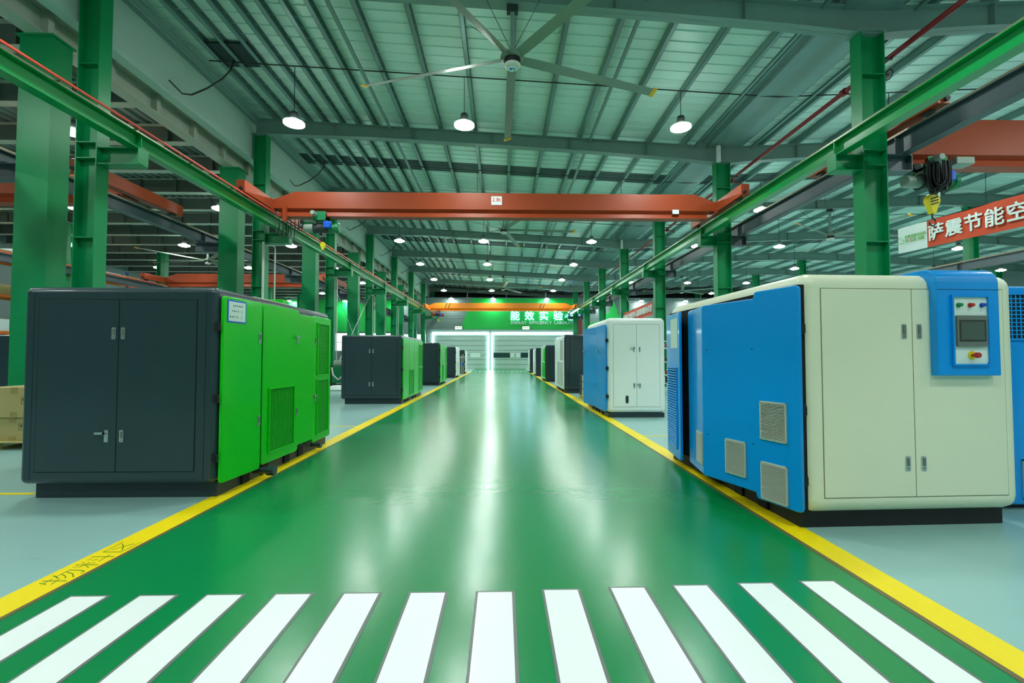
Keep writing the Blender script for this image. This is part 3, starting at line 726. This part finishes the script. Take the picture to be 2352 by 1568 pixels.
# ------------------------------------------------------------------ compressor machines
def latch(parent, mtx, lever=False):
    b = MB(mtx).prism(rrect(-.019, .019, -.058, .058, .006, 2), 'y', -.006, .0)
    o = b.build('latch', 'chrome', parent)
    MB(mtx).prism(rrect(-.011, .011, -.03, .045, .005, 2), 'y', -.0095, -.006).build_in = None
    b = MB(mtx)
    if lever: b.box(-.09, .01, -.035, -.022, .02, .042).lathe([(0, -.035), (.014, -.035), (.014, -.004), (0, -.004)], (0, 0, .03), 10, 'y')
    else: b.prism(rrect(-.009, .009, -.02, .045, .004, 2), 'y', -.011, -.006)
    b.lathe([(0, -.009), (.008, -.009), (.008, -.006), (0, -.006)], (0, 0, -.038), 8, 'y')
    me = b.build('tmp', 'bezel', None)
    # fold lever mesh into the latch mesh
    bm = bmesh.new(); bm.from_mesh(o.data); n0 = len(bm.faces); bm.from_mesh(me.data)
    o.data.materials.append(M['bezel'] if not lever else M['chrome'])
    for i, f in enumerate(bm.faces):
        if i >= n0: f.material_index = 1
    bm.to_mesh(o.data); bm.free(); bpy.data.objects.remove(me)
    return o
def hinge(parent, x, z, s):
    b = MB().box(min(0, s * .034) + x, max(0, s * .034) + x, -.012, .0, z - .04, z + .04)
    b.box(x - .03 * s if s > 0 else x, x if s > 0 else x + .03, -.01, 0, z - .035, z + .035)
    b.tube([(x, -.012, z - .045), (x, -.012, z + .045)], .009, 8)
    return b.build('hinge', 'black', parent)
def grille(parent, mtx, u0, u1, z0, z1, nu, nz, m):
    b = MB(mtx).box(u0, u1, -.003, -.0005, z0, z1).build('grille_backing', 'hole', parent)
    g = MB(mtx)
    fr = .018
    g.box(u0 - fr, u0, -.016, -.0005, z0 - fr, z1 + fr).box(u1, u1 + fr, -.016, -.0005, z0 - fr, z1 + fr).box(u0, u1, -.016, -.0005, z1, z1 + fr).box(u0, u1, -.016, -.0005, z0 - fr, z0)
    wb = (u1 - u0) / nu * .13; hb = (z1 - z0) / nz * .13
    for i in range(1, nu): u = u0 + (u1 - u0) * i / nu; g.box(u - wb, u + wb, -.0075, -.0035, z0, z1)
    for i in range(1, nz): z = z0 + (z1 - z0) * i / nz; g.box(u0, u1, -.0072, -.0032, z - hb, z + hb)
    return g.build('mesh_grille', m, parent)
def louvre(parent, mtx, u0, u1, z0, z1, n, m='silver'):
    g = MB(mtx).box(u0, u1, -.014, -.0005, z1 - .012, z1).box(u0, u1, -.014, -.0005, z0, z0 + .012).box(u0, u0 + .01, -.014, -.0005, z0, z1).box(u1 - .01, u1, -.014, -.0005, z0, z1)
    h = (z1 - z0 - .024) / n
    for i in range(n):
        z = z0 + .012 + h * i
        g.prism([(-.0016, z + h * .8), (-.018, z + h * .42), (-.018, z + h * .12), (-.0016, z + h * .5)], 'x', u0 + .01, u1 - .01)
    MB(mtx).box(u0 + .008, u1 - .008, -.0015, -.0005, z0 + .01, z1 - .01).build('vent_backing', 'hole', parent)
    return g.build('vent_louvre', m, parent)
def side_door(e, s, y0, w, z0, z1, ang, hg, m, th=.034, off=.012, name='side_door', step=None, r=.035):
    a = R(ang)
    if hg == 'n':
        org = Vector((s * off, y0, 0)); U = Vector((s * math.sin(a), math.cos(a), 0)); N = Vector((s * math.cos(a), -math.sin(a), 0))
    else:
        U = Vector((-s * math.sin(a), math.cos(a), 0)); N = Vector((s * math.cos(a), math.sin(a), 0)); org = Vector((s * off, y0 + w, 0)) - U * w
    org = org + N * th
    mtx = Matrix(((U.x, -N.x, 0, org.x), (U.y, -N.y, 0, org.y), (0, 0, 1, 0), (0, 0, 0, 1)))   # local: u, depth inward (+y), z ; outer face at y=0
    if step is None: poly = rrect(0, w, z0, z1, r)
    else:
        q, d0, d1 = step   # from u=q the panel is shorter by d0 (bottom) and d1 (top)
        n = 4; poly = []
        def arc(cx, cz, a0): return [(cx + r * math.cos(R(a0 + 90 * k / n)), cz + r * math.sin(R(a0 + 90 * k / n))) for k in range(n + 1)]
        poly = arc(w - r, z1 - d1 - r, 0) + [(q + .01, z1 - d1), (q, z1 - d1 + .01)] + arc(q - r, z1 - r, 0)[0:] + arc(r, z1 - r, 90) + arc(r, z0 + r, 180) + arc(q - r, z0 + r, 270) + [(q, z0 + d0 - .005), (q + .01, z0 + d0)] + arc(w - r, z0 + d0 + r, 270)
    d = MB(mtx).prism(poly, 'y', 0, th).build(name, m, e, bevel=.011, seg=2, blimit=50)
    return d, mtx
def machine(x, y, W, L, H, rot, s, label, body='dark', door='green', plinth='dark2', ph=.15, bev=.06, fd=None, fdz=None, seams=(), latches=(), group='compressor machines', inset=.09, name='compressor_cabinet'):
    """s=+1: the aisle is on the +x side, body extends to -x. Local x=0 is the aisle side, y=0 the front."""
    e = empty(name, (x, y, 0), R(rot), label, 'machine', group)
    X = lambda d: -s * d
    bx = lambda d0, d1: (min(X(d0), X(d1)), max(X(d0), X(d1)))
    MB().box(*bx(0, W), 0, L, ph, H).build('body', body, e, bevel=bev, seg=4)
    pl = MB().box(*bx(.02, W - inset), inset, L - .05, 0, ph)
    pl.build('plinth', plinth, e)
    for q in (.5, .9, L * .5, L * .5 + .4): MB().box(min(X(.0), X(.021)), max(X(.0), X(.021)), q, q + .14, .01, ph - .03).build('fork_slot', 'hole', e)
    if fd:
        a, m_, b = fd; z0, z1 = fdz
        k = MB().box(*bx(a - .006, b + .006), -.0015, .02, z0 - .006, z1 + .006).build('door_recess', 'seam' if body in ('white', 'whitepaint') else 'hole', e)
        for i, (p, q) in enumerate(((a, m_ - .003), (m_ + .003, b))):
            d = MB().box(*bx(p, q), -.007, .01, z0, z1).build('front_door', body, e, bevel=.003, seg=1)
            for (dd, zz, lv) in latches:
                if p <= dd < q: latch(d, T((X(dd), -.0072, zz)) @ Matrix.Rotation(R(180 * 0), 4, 'Z'), lv)
    for q in seams: MB().box(X(q) - .0025, X(q) + .0025, -.0006, .003, ph + bev * .8, H - bev * .8).build('panel_seam', 'hole', e)
    return e
def mach_doors(e, s, L, m, ph, H, spec, grp=None):
    out = []
    for d in spec:
        dd, mt = side_door(e, s, d['y'], d['w'], d.get('z0', .14), d.get('z1', H - .1), d.get('a', 0), d.get('h', 'n'), d.get('m', m), step=d.get('step'))
        for (u, z, lv) in d.get('latch', ()): latch(dd, mt @ T((u, -.0002, z)), lv)
        for g in d.get('grille', ()): grille(dd, mt, *g, d.get('m', m))
        for g in d.get('louvre', ()): louvre(dd, mt, *g)
        out.append((dd, mt))
    return out

# --- left near machine: charcoal with bright green doors
m1 = machine(-2.82, 4.52, 1.87, 2.90, 2.08, 0, 1, 'big charcoal compressor cabinet with bright green side doors, nearest on the left', fd=(.19, .94, 1.71), fdz=(.275, 1.95), seams=(.10, 1.76),
             latches=((.895, 1.62, False), (.985, 1.62, False), (.885, .62, False), (1.03, .62, True)))
mach = mach_doors(m1, 1, 2.85, 'green', .15, 2.07, [
    dict(y=.04, w=.61, z0=.14, z1=2.0, a=6, latch=((.57, 1.6, False), (.57, .68, False))),
    dict(y=.79, w=1.26, z0=.14, z1=2.01, a=3, step=(.83, .07, .05), latch=((.79, 1.62, True), (.79, .66, False)), grille=((.14, .70, .27, 1.0, 18, 36),)),
    dict(y=2.19, w=.67, z0=.13, z1=1.99, a=0, grille=((.14, .55, 1.12, 1.88, 14, 34), (.14, .55, .24, 1.03, 14, 36)), latch=((.07, 1.62, False), (.07, .78, True)))])
for z in (1.69, .98, .40): hinge(m1, .01, z, 1)
dd, mt = mach[0]
card = MB(mt).box(.05, .33, -.004, -.0005, 1.74, 1.97).build('document_sleeve', 'bluebox', dd)
card2 = MB(mt).box(.065, .315, -.0055, -.004, 1.755, 1.955).build('document_sheet', 'bannerwhite', dd)
mk = MB(mt); random.seed(2)
for (zz, h, n) in ((1.915, .022, 9), (1.86, .02, 7), (1.80, .028, 6)):
    for k in range(n):
        if random.random() < .85:
            u = .085 + .2 * k / n; mk.box(u, u + .004, -.0062, -.0056, zz - h / 2, zz + h / 2).box(u, u + .014, -.0062, -.0056, zz - .002 + random.uniform(-.008, .008), zz + .002)
mk.build('handwriting', 'black', dd)
MB().box(-1.62, -.88, .75, 1.7, 2.07, 2.15).build('roof_hood', 'green', m1, bevel=.015)
MB().box(-.62, -.3, 1.95, 2.15, 2.07, 2.2).build('roof_hood', 'green', m1, bevel=.01)
MB().box(-.7, -.12, .9, 1.9, 2.075, 2.105).build('roof_hood', 'silver', m1, bevel=.01)
MB().lathe([(0, 0), (.035, 0), (.035, .16), (.055, .16), (.055, .24), (0, .24)], (.0, .72, .1), 16, 'x').build('outlet_pipe', 'dark', m1, smooth=True)
MB().lathe([(0, 0), (.03, 0), (.03, .1), (.045, .1), (.045, .15), (0, .15)], (.0, 2.25, .09), 16, 'x').build('outlet_pipe', 'dark', m1, smooth=True)

# --- left second machine
def std_left(y, label, x=-2.93, W=1.75, L=3.3, H=2.0, door='green', grill=True):
    e = machine(x, y, W, L, H, 0, 1, label, fd=(.14, W / 2, W - .12), fdz=(.26, H - .1), latches=((W / 2 - .05, H * .77, False), (W / 2 + .05, H * .77, False), (W / 2 - .05, .58, False), (W / 2 + .05, .58, False)), seams=(.12, W - .1), bev=.05)
    n = 4; w = (L - .1) / n
    sp = []
    for k in range(n):
        d = dict(y=.04 + w * k, w=w - .015, z0=.12, z1=H - .08)
        if k == 1: d['grille'] = ((.1, w - .12, .2, .95, 10, 26),)
        if k == 3: d['grille'] = ((.1, w - .12, 1.05, H - .22, 10, 26), (.1, w - .12, .22, .98, 10, 26))
        sp.append(d)
    mach_doors(e, 1, L, door, .15, H, sp)
    for z in (H - .35, H / 2, .42): hinge(e, .01, z, 1)
    return e
std_left(13.25, 'charcoal compressor cabinet with green side, second on the left')
std_left(21.5, 'charcoal compressor cabinet with green side, third on the left', x=-2.98, L=2.6, H=2.02)
std_left(28.8, 'charcoal compressor cabinet with white side doors, fourth on the left', x=-2.98, W=1.2, L=2.4, H=1.98, door='whitepaint')
std_left(35.1, 'small charcoal cabinet with white side, fifth and last on the left of the aisle', x=-2.92, W=1.1, L=2.0, H=1.86, door='whitepaint')

# --- right near machine: cream with blue doors and control pod
mr = machine(2.415, 3.60, 1.87, 2.65, 2.08, 2.0, -1, 'large cream compressor cabinet with blue side doors and blue control panel, nearest on the right', body='white', door='blue', plinth='black', ph=.13, bev=.115,
             fd=(.165, .935, 1.73), fdz=(.265, 1.945), seams=(), latches=((.86, 1.60, False), (.99, 1.60, False), (.865, .53, False), (1.0, .53, False)), inset=.09)
m_ = mach_doors(mr, -1, 2.65, 'blue', .13, 2.08, [
    dict(y=-.02, w=1.06, z0=.15, z1=1.97, a=17, step=(.43, .05, .06), louvre=((.12, .37, .68, 1.01, 26), (.12, .37, .15 + .02, .49, 26), (.53, .76, .30, .62, 26))),
    dict(y=1.24, w=.72, z0=.1, z1=1.95, a=11, h='f', louvre=((.1, .34, .2, .55, 26),)),
    dict(y=1.97, w=.66, z0=.1, z1=1.95, a=9, h='f')])
MB().box(-.012, .04, .02, 2.6, .16, 1.98).build('door_opening', 'hole', mr)
ddc, mt = m_[2]
louvre(ddc, mt, .12, .56, .22, 1.25, 30, 'blue')
MB(mt).box(.08, .42, -.004, -.0005, 1.5, 1.88).build('document_sheet', 'bannerwhite', ddc)
dda, mt = m_[0]
h = MB(mt)
for u, z in ((.45, 1.46), (.45, .62), (.99, 1.46), (.99, .62)): h.lathe([(0, -.001), (.007, -.001), (.007, .0), (0, 0)], (u, 0, z), 8, 'y')
h.build('screw_hole', 'black', dda)
for z in (1.62, .96, .40): hinge(mr, -.005, z, -1)
# control pod
pod = []
for k in range(7): a = R(90 * k / 6); pod.append((-.07 - 0 + .12 - .12 * math.cos(a) - .0, 1.995 + .12 * math.sin(a)))
prof = [(0.0, 1.24), (-.07, 1.24)] + [(p[0], p[1]) for p in pod] + [(1.5, 2.115), (1.6, 2.09), (1.6, 2.07), (.14, 2.07), (.02, 1.94)]
def pod_ring(x, w=0): return [(x, a, b) for a, b in prof]
cp = MB().prism(prof, 'x', 1.085, 1.625).build('control_cabinet', 'blue', mr, bevel=.02, seg=3, blimit=35)
MB().box(1.09, 1.62, -.0712, .0, 1.935, 1.938).build('hood_seam', 'hole', cp)
MB(T((.035, 0, 0))).prism(rrect(1.18, 1.475, 1.335, 1.875, .02), 'y', -.073, -.06).build('panel_plate', 'bannerwhite', cp)
fr = MB(T((.035, 0, 0)))
for bx_ in ((1.165, 1.18, 1.32, 1.89), (1.475, 1.49, 1.32, 1.89), (1.18, 1.475, 1.875, 1.89), (1.18, 1.475, 1.32, 1.335)): fr.box(bx_[0], bx_[1], -.088, -.06, bx_[2], bx_[3])
fr.build('panel_rim', 'blue', cp)
MB(T((.035, 0, 0))).prism(rrect(1.20, 1.455, 1.475, 1.725, .006), 'y', -.092, -.073).build('touch_screen', 'bezel', cp)
MB(T((.035, 0, 0))).box(1.214, 1.442, -.0935, -.091, 1.515, 1.688).build('screen_surround', 'frame', cp)
MB(T((.035, 0, 0))).box(1.228, 1.428, -.0945, -.093, 1.53, 1.675).build('screen_glass', 'screen', cp)
for x_, mm in ((1.23, 'gbtn'), (1.33, 'red'), (1.43, 'bbtn')):
    MB(T((.035, 0, 0))).lathe([(0, -.03), (.014, -.03), (.014, -.008), (.019, -.008), (.019, 0), (0, 0)], (x_, -.073, 1.81), 14, 'y').build('push_button', mm, cp, smooth=True)
MB(T((.035, 0, 0))).lathe([(0, -.004), (.034, -.004), (.034, 0), (0, 0)], (1.335, -.073, 1.405), 20, 'y').build('button_collar', 'ebtn', cp)
MB(T((.035, 0, 0))).lathe([(0, -.055), (.02, -.055), (.022, -.05), (.022, -.03), (.012, -.028), (.012, 0), (0, 0)], (1.335, -.075, 1.405), 16, 'y').build('emergency_stop', 'red', cp, smooth=True)

# --- right second machine: white with blue doors
mr2 = machine(2.39, 10.28, 1.34, 2.45, 2.27, 0, -1, 'white compressor cabinet with two blue side doors, second on the right', body='whitepaint', door='blue', plinth='dark2', ph=.1, bev=.1,
              fd=(.14, .67, 1.2), fdz=(.24, 2.12), latches=((.61, 1.55, True), (.74, 1.55, False), (.61, .72, False), (.74, .72, True)), inset=.03)
mach_doors(mr2, -1, 2.45, 'blue', .1, 2.27, [
    dict(y=.02, w=.75, z0=.13, z1=2.12, a=3, latch=((.7, 1.5, True), (.7, .7, False))),
    dict(y=.80, w=1.3, z0=.13, z1=2.12, a=6, latch=((1.24, 1.5, True), (1.24, .7, True)))])
for z in (1.75, 1.12, .48): hinge(mr2, -.005, z, -1)
MB().prism(rrect(.41, .48, .32, .50, .034), 'y', -.0085, -.002).build('handle_slot', 'dark2', mr2)
# --- right further machines
def std_right(x, y, W, L, H, label, door, ngr=True):
    e = machine(x, y, W, L, H, 0, -1, label, fd=(.2, W / 2, W - .15), fdz=(.3, H - .14), seams=(.16,), bev=.05)
    n = 3; w = (L - .1) / n; sp = []
    for k in range(n):
        d = dict(y=.04 + w * k, w=w - .015, z0=.14, z1=H - .1)
        if k == 0: d['grille'] = ((.1, w - .12, H * .56, H - .2, 10, 26), (.1, w - .12, .25, H * .52, 10, 26))
        if k == 1: d['grille'] = ((.1, w - .12, .25, H * .52, 10, 26),)
        sp.append(d)
    mach_doors(e, -1, L, door, .15, H, sp)
    return e
std_right(2.34, 16.95, 1.9, 2.9, 2.2, 'charcoal compressor cabinet with white grilled side, third on the right', 'whitepaint')
std_right(2.33, 24.3, 1.5, 2.6, 1.98, 'charcoal compressor cabinet with green grilled side, fourth on the right', 'green')
std_right(2.30, 31.0, 1.3, 2.4, 1.95, 'charcoal cabinet with white grilled side, fifth on the right', 'whitepaint')
std_right(2.27, 37.2, 1.2, 2.0, 1.98, 'charcoal cabinet with white grilled side, sixth on the right near the far crosswalk', 'whitepaint')
# --- blue machine behind the cream one
mb_ = machine(4.42, 4.05, 1.8, 1.6, 2.04, 0, -1, 'blue compressor cabinet with square mesh window partly behind the cream machine', body='blue', plinth='dark2', ph=.05, bev=.02)
grille(mb_, T((0, -.001, 0)), .16, .76, 1.56, 1.96, 14, 11, 'blue')
louvre(mb_, T((0, -.001, 0)), .3, .75, .10, .46, 22)
# --- dark machine at the frame edge left
e = machine(-10.0, 9.9, 1.7, 2.2, 1.85, 0, 1, 'dark teal machine behind the cardboard boxes at the left edge', fd=(.14, .85, 1.5), fdz=(.2, 1.7), latches=((.8, 1.4, False),), bev=.04)

# ------------------------------------------------------------------ boxes, shelves, racks
def pallet(x, y, w, d, label, rz=0, h=.13):
    e = empty('wooden_pallet', (x, y, 0), rz, label, 'pallet', 'pallets')
    t = MB(); n = 6
    for k in range(n): t.box(-w / 2, w / 2, -d / 2 + d * k / n, -d / 2 + d * k / n + d / n * .7, h - .02, h)
    t.build('top_boards', 'wood', e)
    t = MB()
    for q in (-w / 2, -.05, w / 2 - .1):
        for r_ in (-d / 2, -.05, d / 2 - .1): t.box(q, q + .1, r_, r_ + .1, .02, h - .02)
    t.build('blocks', 'wood', e)
    t = MB()
    for q in (-w / 2, -.05, w / 2 - .1): t.box(q, q + .1, -d / 2, d / 2, 0, .02)
    t.build('runners', 'wood', e)
    return e
pallet(-7.55, 7.45, 1.5, 1.1, 'wooden pallet under the cardboard boxes at the left edge')
def carton(x, y, z, w, d, h, label, tape=True):
    e = empty('cardboard_box', (x, y, z), 0, label, 'box', 'cardboard boxes on the left pallet')
    MB().box(-w / 2, w / 2, -d / 2, d / 2, 0, h).build('carton', 'cardboard', e, bevel=.008, seg=1)
    MB().box(-.05, .05, -d / 2 - .002, d / 2 + .002, h - .002, h + .002).box(-.05, .05, -d / 2 - .003, -d / 2, h * .8, h).box(-.05, .05, -d / 2 - .003, -d / 2, 0, h * .2).build('packing_tape', 'tape', e)
    m = MB()
    for k in range(3):
        u = w * .12 + k * .09
        m.box(u, u + .07, -d / 2 - .0025, -d / 2 - .0005, h * .46, h * .46 + .004).box(u, u + .004, -d / 2 - .0025, -d / 2 - .0005, h * .46, h * .46 + .1).box(u + .066, u + .07, -d / 2 - .0025, -d / 2 - .0005, h * .46, h * .46 + .1).box(u, u + .07, -d / 2 - .0025, -d / 2 - .0005, h * .46 + .096, h * .46 + .1)
        m.prism([(u + .02, h * .46 + .08), (u + .05, h * .46 + .08), (u + .035, h * .46 + .03)], 'y', -d / 2 - .0025, -d / 2 - .0005)
    m.build('handling_marks', 'frame', e)
    return e
carton(-7.33, 7.42, .13, .78, .9, .34, 'brown cardboard box resting directly on the left pallet')
carton(-7.30, 7.42, .475, .95, .95, .45, 'wider brown cardboard box stacked on top at the left edge')
carton(-8.75, 7.6, .0 + 0, .6, .5, .4, 'brown cardboard box on the floor beyond the pallet')

def shelf_unit(x, y, w, d, h, levels, label):
    e = empty('storage_shelf', (x, y, 0), 0, label, 'shelf')
    for a in (-w / 2, w / 2 - .05):
        for b in (-d / 2, d / 2 - .05): MB().box(a, a + .05, b, b + .05, 0, h).build('upright', 'shelf', e)
    for z in levels: MB().box(-w / 2, w / 2, -d / 2, d / 2, z - .04, z).build('shelf_board', 'shelf', e)
    return e
lv = [.42, .72, 1.2, 1.7, 1.95]
shelf_unit(5.95, 16.6, 1.6, .6, 2.0, lv, 'white storage shelf filled with parts between the two right machines')
random.seed(5)
nm = [('red', 'red'), ('olive', 'cardboard'), ('black', 'frame'), ('white', 'bannerwhite')]
for li, z in enumerate(lv[:4]):
    for k in range(4):
        cn, cm = nm[(k * 3 + li * 2) % 4]
        w_ = .2 + .1 * random.random(); hh = .12 + .1 * random.random()
        o = MB().box(-w_ / 2, w_ / 2, -.2, .2, 0, hh).build('parts_bin', cm, bevel=.01, seg=1); o.location = (5.42 + .37 * k, 16.6, z)
        tag(o, '%s bin on the white storage shelf, %s shelf up, %s from its left end' % (cn, ORD[li], ORD[k]), 'bin', 'bins on the white shelf')

pallet(3.0, 14.55, .95, .8, 'small yellow wooden pallet under the black crates behind the white machine', h=.14)
for k in range(3):
    e = empty('black_crate', (3.0, 14.55, .14 + .22 * k), 0, 'black crate with silver front on the small pallet, %s' % ('bottom of its stack', 'middle of its stack', 'topmost of its stack')[k], 'crate', 'stacked black crates')
    MB().box(-.46, .44, -.34, .34, 0, .21).build('crate_body', 'black', e, bevel=.01, seg=1)
    MB().box(-.475, -.46, -.34, -.22, .01, .2).box(-.46, -.40, -.352, -.34, .01, .2).build('crate_front', 'silver', e)
    MB().tube([(-.44, -.37, .1), (-.38, -.37, .1)], .015, 6).build('crate_handle', 'black', e)

# pallet rack in the left hall
def rack(x, y0, n, label):
    e = empty('pallet_rack', (x, y0, 0), 0, label, 'rack')
    for k in range(n + 1):
        for dx in (-.5, .5): MB().box(dx - .05, dx + .05, 2.8 * k - .05, 2.8 * k + .05, 0, 6.3).build('upright', 'rackblue', e)
    for z in (2.45, 4.0, 5.55):
        for dx in (-.5, .5): MB().box(dx - .03, dx + .03, 0, 2.8 * n, z - .12, z).build('beam', 'rackorange', e)
    return e
rack(-21.6, 10.2, 7, 'tall blue and orange pallet rack along the far side of the left hall')
for li, z in enumerate((2.45, 4.0, 5.55)):
    for k in range(12):
        hh = .35 + .25 * random.random()
        o = MB().box(-.45, .45, -.5, .5, 0, hh).build('rack_carton', 'cardboard' if (k + li) % 3 else 'bannerwhite', bevel=.01, seg=1); o.location = (-21.6, 10.2 + 2.8 * (k // 2) + (.75 if k % 2 == 0 else 2.05), z)
        tag(o, 'carton on the %s level of the blue and orange rack, %s from its near end' % (('lowest', 'middle', 'top')[li], ORD[k]), 'box', 'cartons on the pallet rack')

# tool cabinet, engine and sack behind the second left machine
e = empty('tool_cabinet', (-7.35, 19.9, 0), 0, 'black tool cabinet with pale drawer edges behind the second left machine', 'cabinet')
MB().box(-.45, .0, -.3, .3, 0, 1.0).build('cabinet_body', 'black', e, bevel=.01, seg=1)
for k in range(5): MB().box(-.43, -.02, -.32, -.3, .38 + .12 * k, .47 + .12 * k).build('drawer', 'frame', e); MB().box(-.4, -.05, -.335, -.32, .455 + .12 * k, .47 + .12 * k).build('drawer_pull', 'silver', e)
e = empty('engine_block', (-6.9, 19.6, 0), 0, 'dark engine with pale hoses beside the tool cabinet', 'engine')
MB().box(-.3, .3, -.3, .3, .25, .95).build('engine_body', 'motorgreen', e, bevel=.04)
MB().box(-.35, .35, -.35, .35, 0, .2).build('engine_skid', 'black', e)
MB().lathe([(0, -.3), (.16, -.3), (.18, 0), (.16, .3), (0, .3)], (0, 0, 1.05), 14, 'x').build('air_filter', 'motorgrey', e, smooth=True)
MB().tube([(-.3, -.3, .9), (-.2, -.42, .6), (0, -.4, .4), (.25, -.36, .6)], .04, 8).build('hose', 'silver', e, smooth=True)
pts = MB().lathe([(0, 0), (.42, 0), (.46, .05), (.4, .12), (.22, .2), (0, .22)], (0, 0, 0), 14)
o = pts.build('canvas_sack', 'bannerwhite', smooth=True); o.location = (-6.7, 18.6, 0); tag(o, 'pale crumpled sack on the grey floor behind the second left machine', 'sack')
# red post near far wall
o = MB().box(7.9, 8.4, 47.6, 47.9, 0, 5.4).build('red_post', 'redpipe'); tag(o, 'dull red post by the far wall right of the glowing sign', 'post')

# ------------------------------------------------------------------ banners
def banner(p0, p1, h, z0, z1, label, chars, csize, white=None, gap=1.0, start=0.0):
    P0, P1 = Vector(p0), Vector(p1); d = P1 - P0; L = d.length; d.normalize(); ang = math.atan2(d.y, d.x)
    e = empty('banner', (P0.x, P0.y, z0), ang, label, 'banner')
    sl = (z1 - z0) / L; nseg = 16
    def cloth(a, b, m, nm):
        v = MB(); rings = []
        for k in range(nseg + 1):
            x = a + (b - a) * k / nseg; wob = .02 * math.sin(x * 2.3) + .012 * math.sin(x * 5.1)
            rings.append([(x, wob - .003, sl * x), (x, wob + .003, sl * x), (x, -wob * .5 + .003, sl * x + h), (x, -wob * .5 - .003, sl * x + h)])
        return v.loft(rings).build(nm, m, e)
    x0 = white or 0
    cloth(x0, L, 'banner', 'cloth')
    if white: cloth(0, white, 'bannerwhite', 'logo_panel')
    MB().tube([(0, 0, h), (L, 0, sl * L + h)], .01, 5).tube([(0, 0, h), (-.4, -.3, h + .05)], .008, 5).build('hanging_cord', 'wire', e)
    sk = Matrix(((1, 0, 0, 0), (0, 1, 0, 0), (sl, 0, 1, 0), (0, 0, 0, 1)))
    text(chars, csize, 'bannerwhite', 'lettering', e, sk @ T((x0 + start, -.045, h * .5 - csize * .36)) @ FACE, extrude=.006, offset=csize * .018, spacing=gap)
    return e, sk
be, sk = banner((12.74, 14.2, 0), (12.78, 9.95, 0), .8, 4.68, 4.55, 'long orange-red banner with big white characters in the right hall', '萨震节能空压', .5, white=.98, gap=1.08, start=.06)
text('萨震节能空压机', .1, 'txtgreen', 'logo_lettering', be, sk @ T((.27, -.035, .43)) @ FACE, extrude=.002, offset=.001)
text('SE', .14, 'txtgreen', 'logo_lettering', be, sk @ T((.27, -.035, .30)) @ FACE, extrude=.002, offset=.003)
text('/', .14, 'txtred', 'logo_lettering', be, sk @ T((.455, -.035, .30)) @ FACE, extrude=.002, offset=.006)
text('ZE AIR', .14, 'txtgreen', 'logo_lettering', be, sk @ T((.51, -.035, .30)) @ FACE, extrude=.002, offset=.003)
pts = [(.1 + .08 * math.cos(R(a)), -.035, .38 + .1 * math.sin(R(a))) for a in range(60, 330, 20)]
pts2 = [(.18 + .055 * math.cos(R(a)), -.035, .34 + .065 * math.sin(R(a))) for a in range(-150, 120, 20)]
MB().tube(pts, .007, 5).tube(pts2, .007, 5).build('logo_swirl', 'txtgreen', be)
banner((7.15, 26.5, 0), (7.0, 20.95, 0), .62, 3.28, 3.32, 'red banner with white characters strung between right columns above the white machine', '质量是企业的生命 品质是制胜的关键', .34, start=.1)

e = empty('tube_lamp', (6.32, 39.5, 5.3), 0, 'lit white tube lamp under the right crane girder near the far door', 'lamp')
MB().tube([(0, -2, 0), (0, 2, 0)], .04, 10).build('tube', 'led', e, smooth=True)
MB().box(-.05, .2, -2.1, 2.1, .04, .07).build('tube_holder', 'silver', e)
e = empty('pipe_stand', (-3.05, 33.6, 0), 0, 'pale pipes with a blue valve between the last two left machines', 'pipe stand')
for k in range(3): MB().tube([(.12 * k - .1, 0, 0), (.12 * k - .1, 0, 1.35 + .1 * k)], .025, 8).build('pipe', 'silver', e, smooth=True)
MB().tube([(-.2, 0, 1.3), (.35, 0, 1.3)], .025, 8).build('pipe', 'silver', e, smooth=True)
MB().lathe([(0, -.09), (.08, -.09), (.09, 0), (.08, .09), (0, .09)], (.12, 0, .8), 12).build('valve', 'bluebox', e, smooth=True)
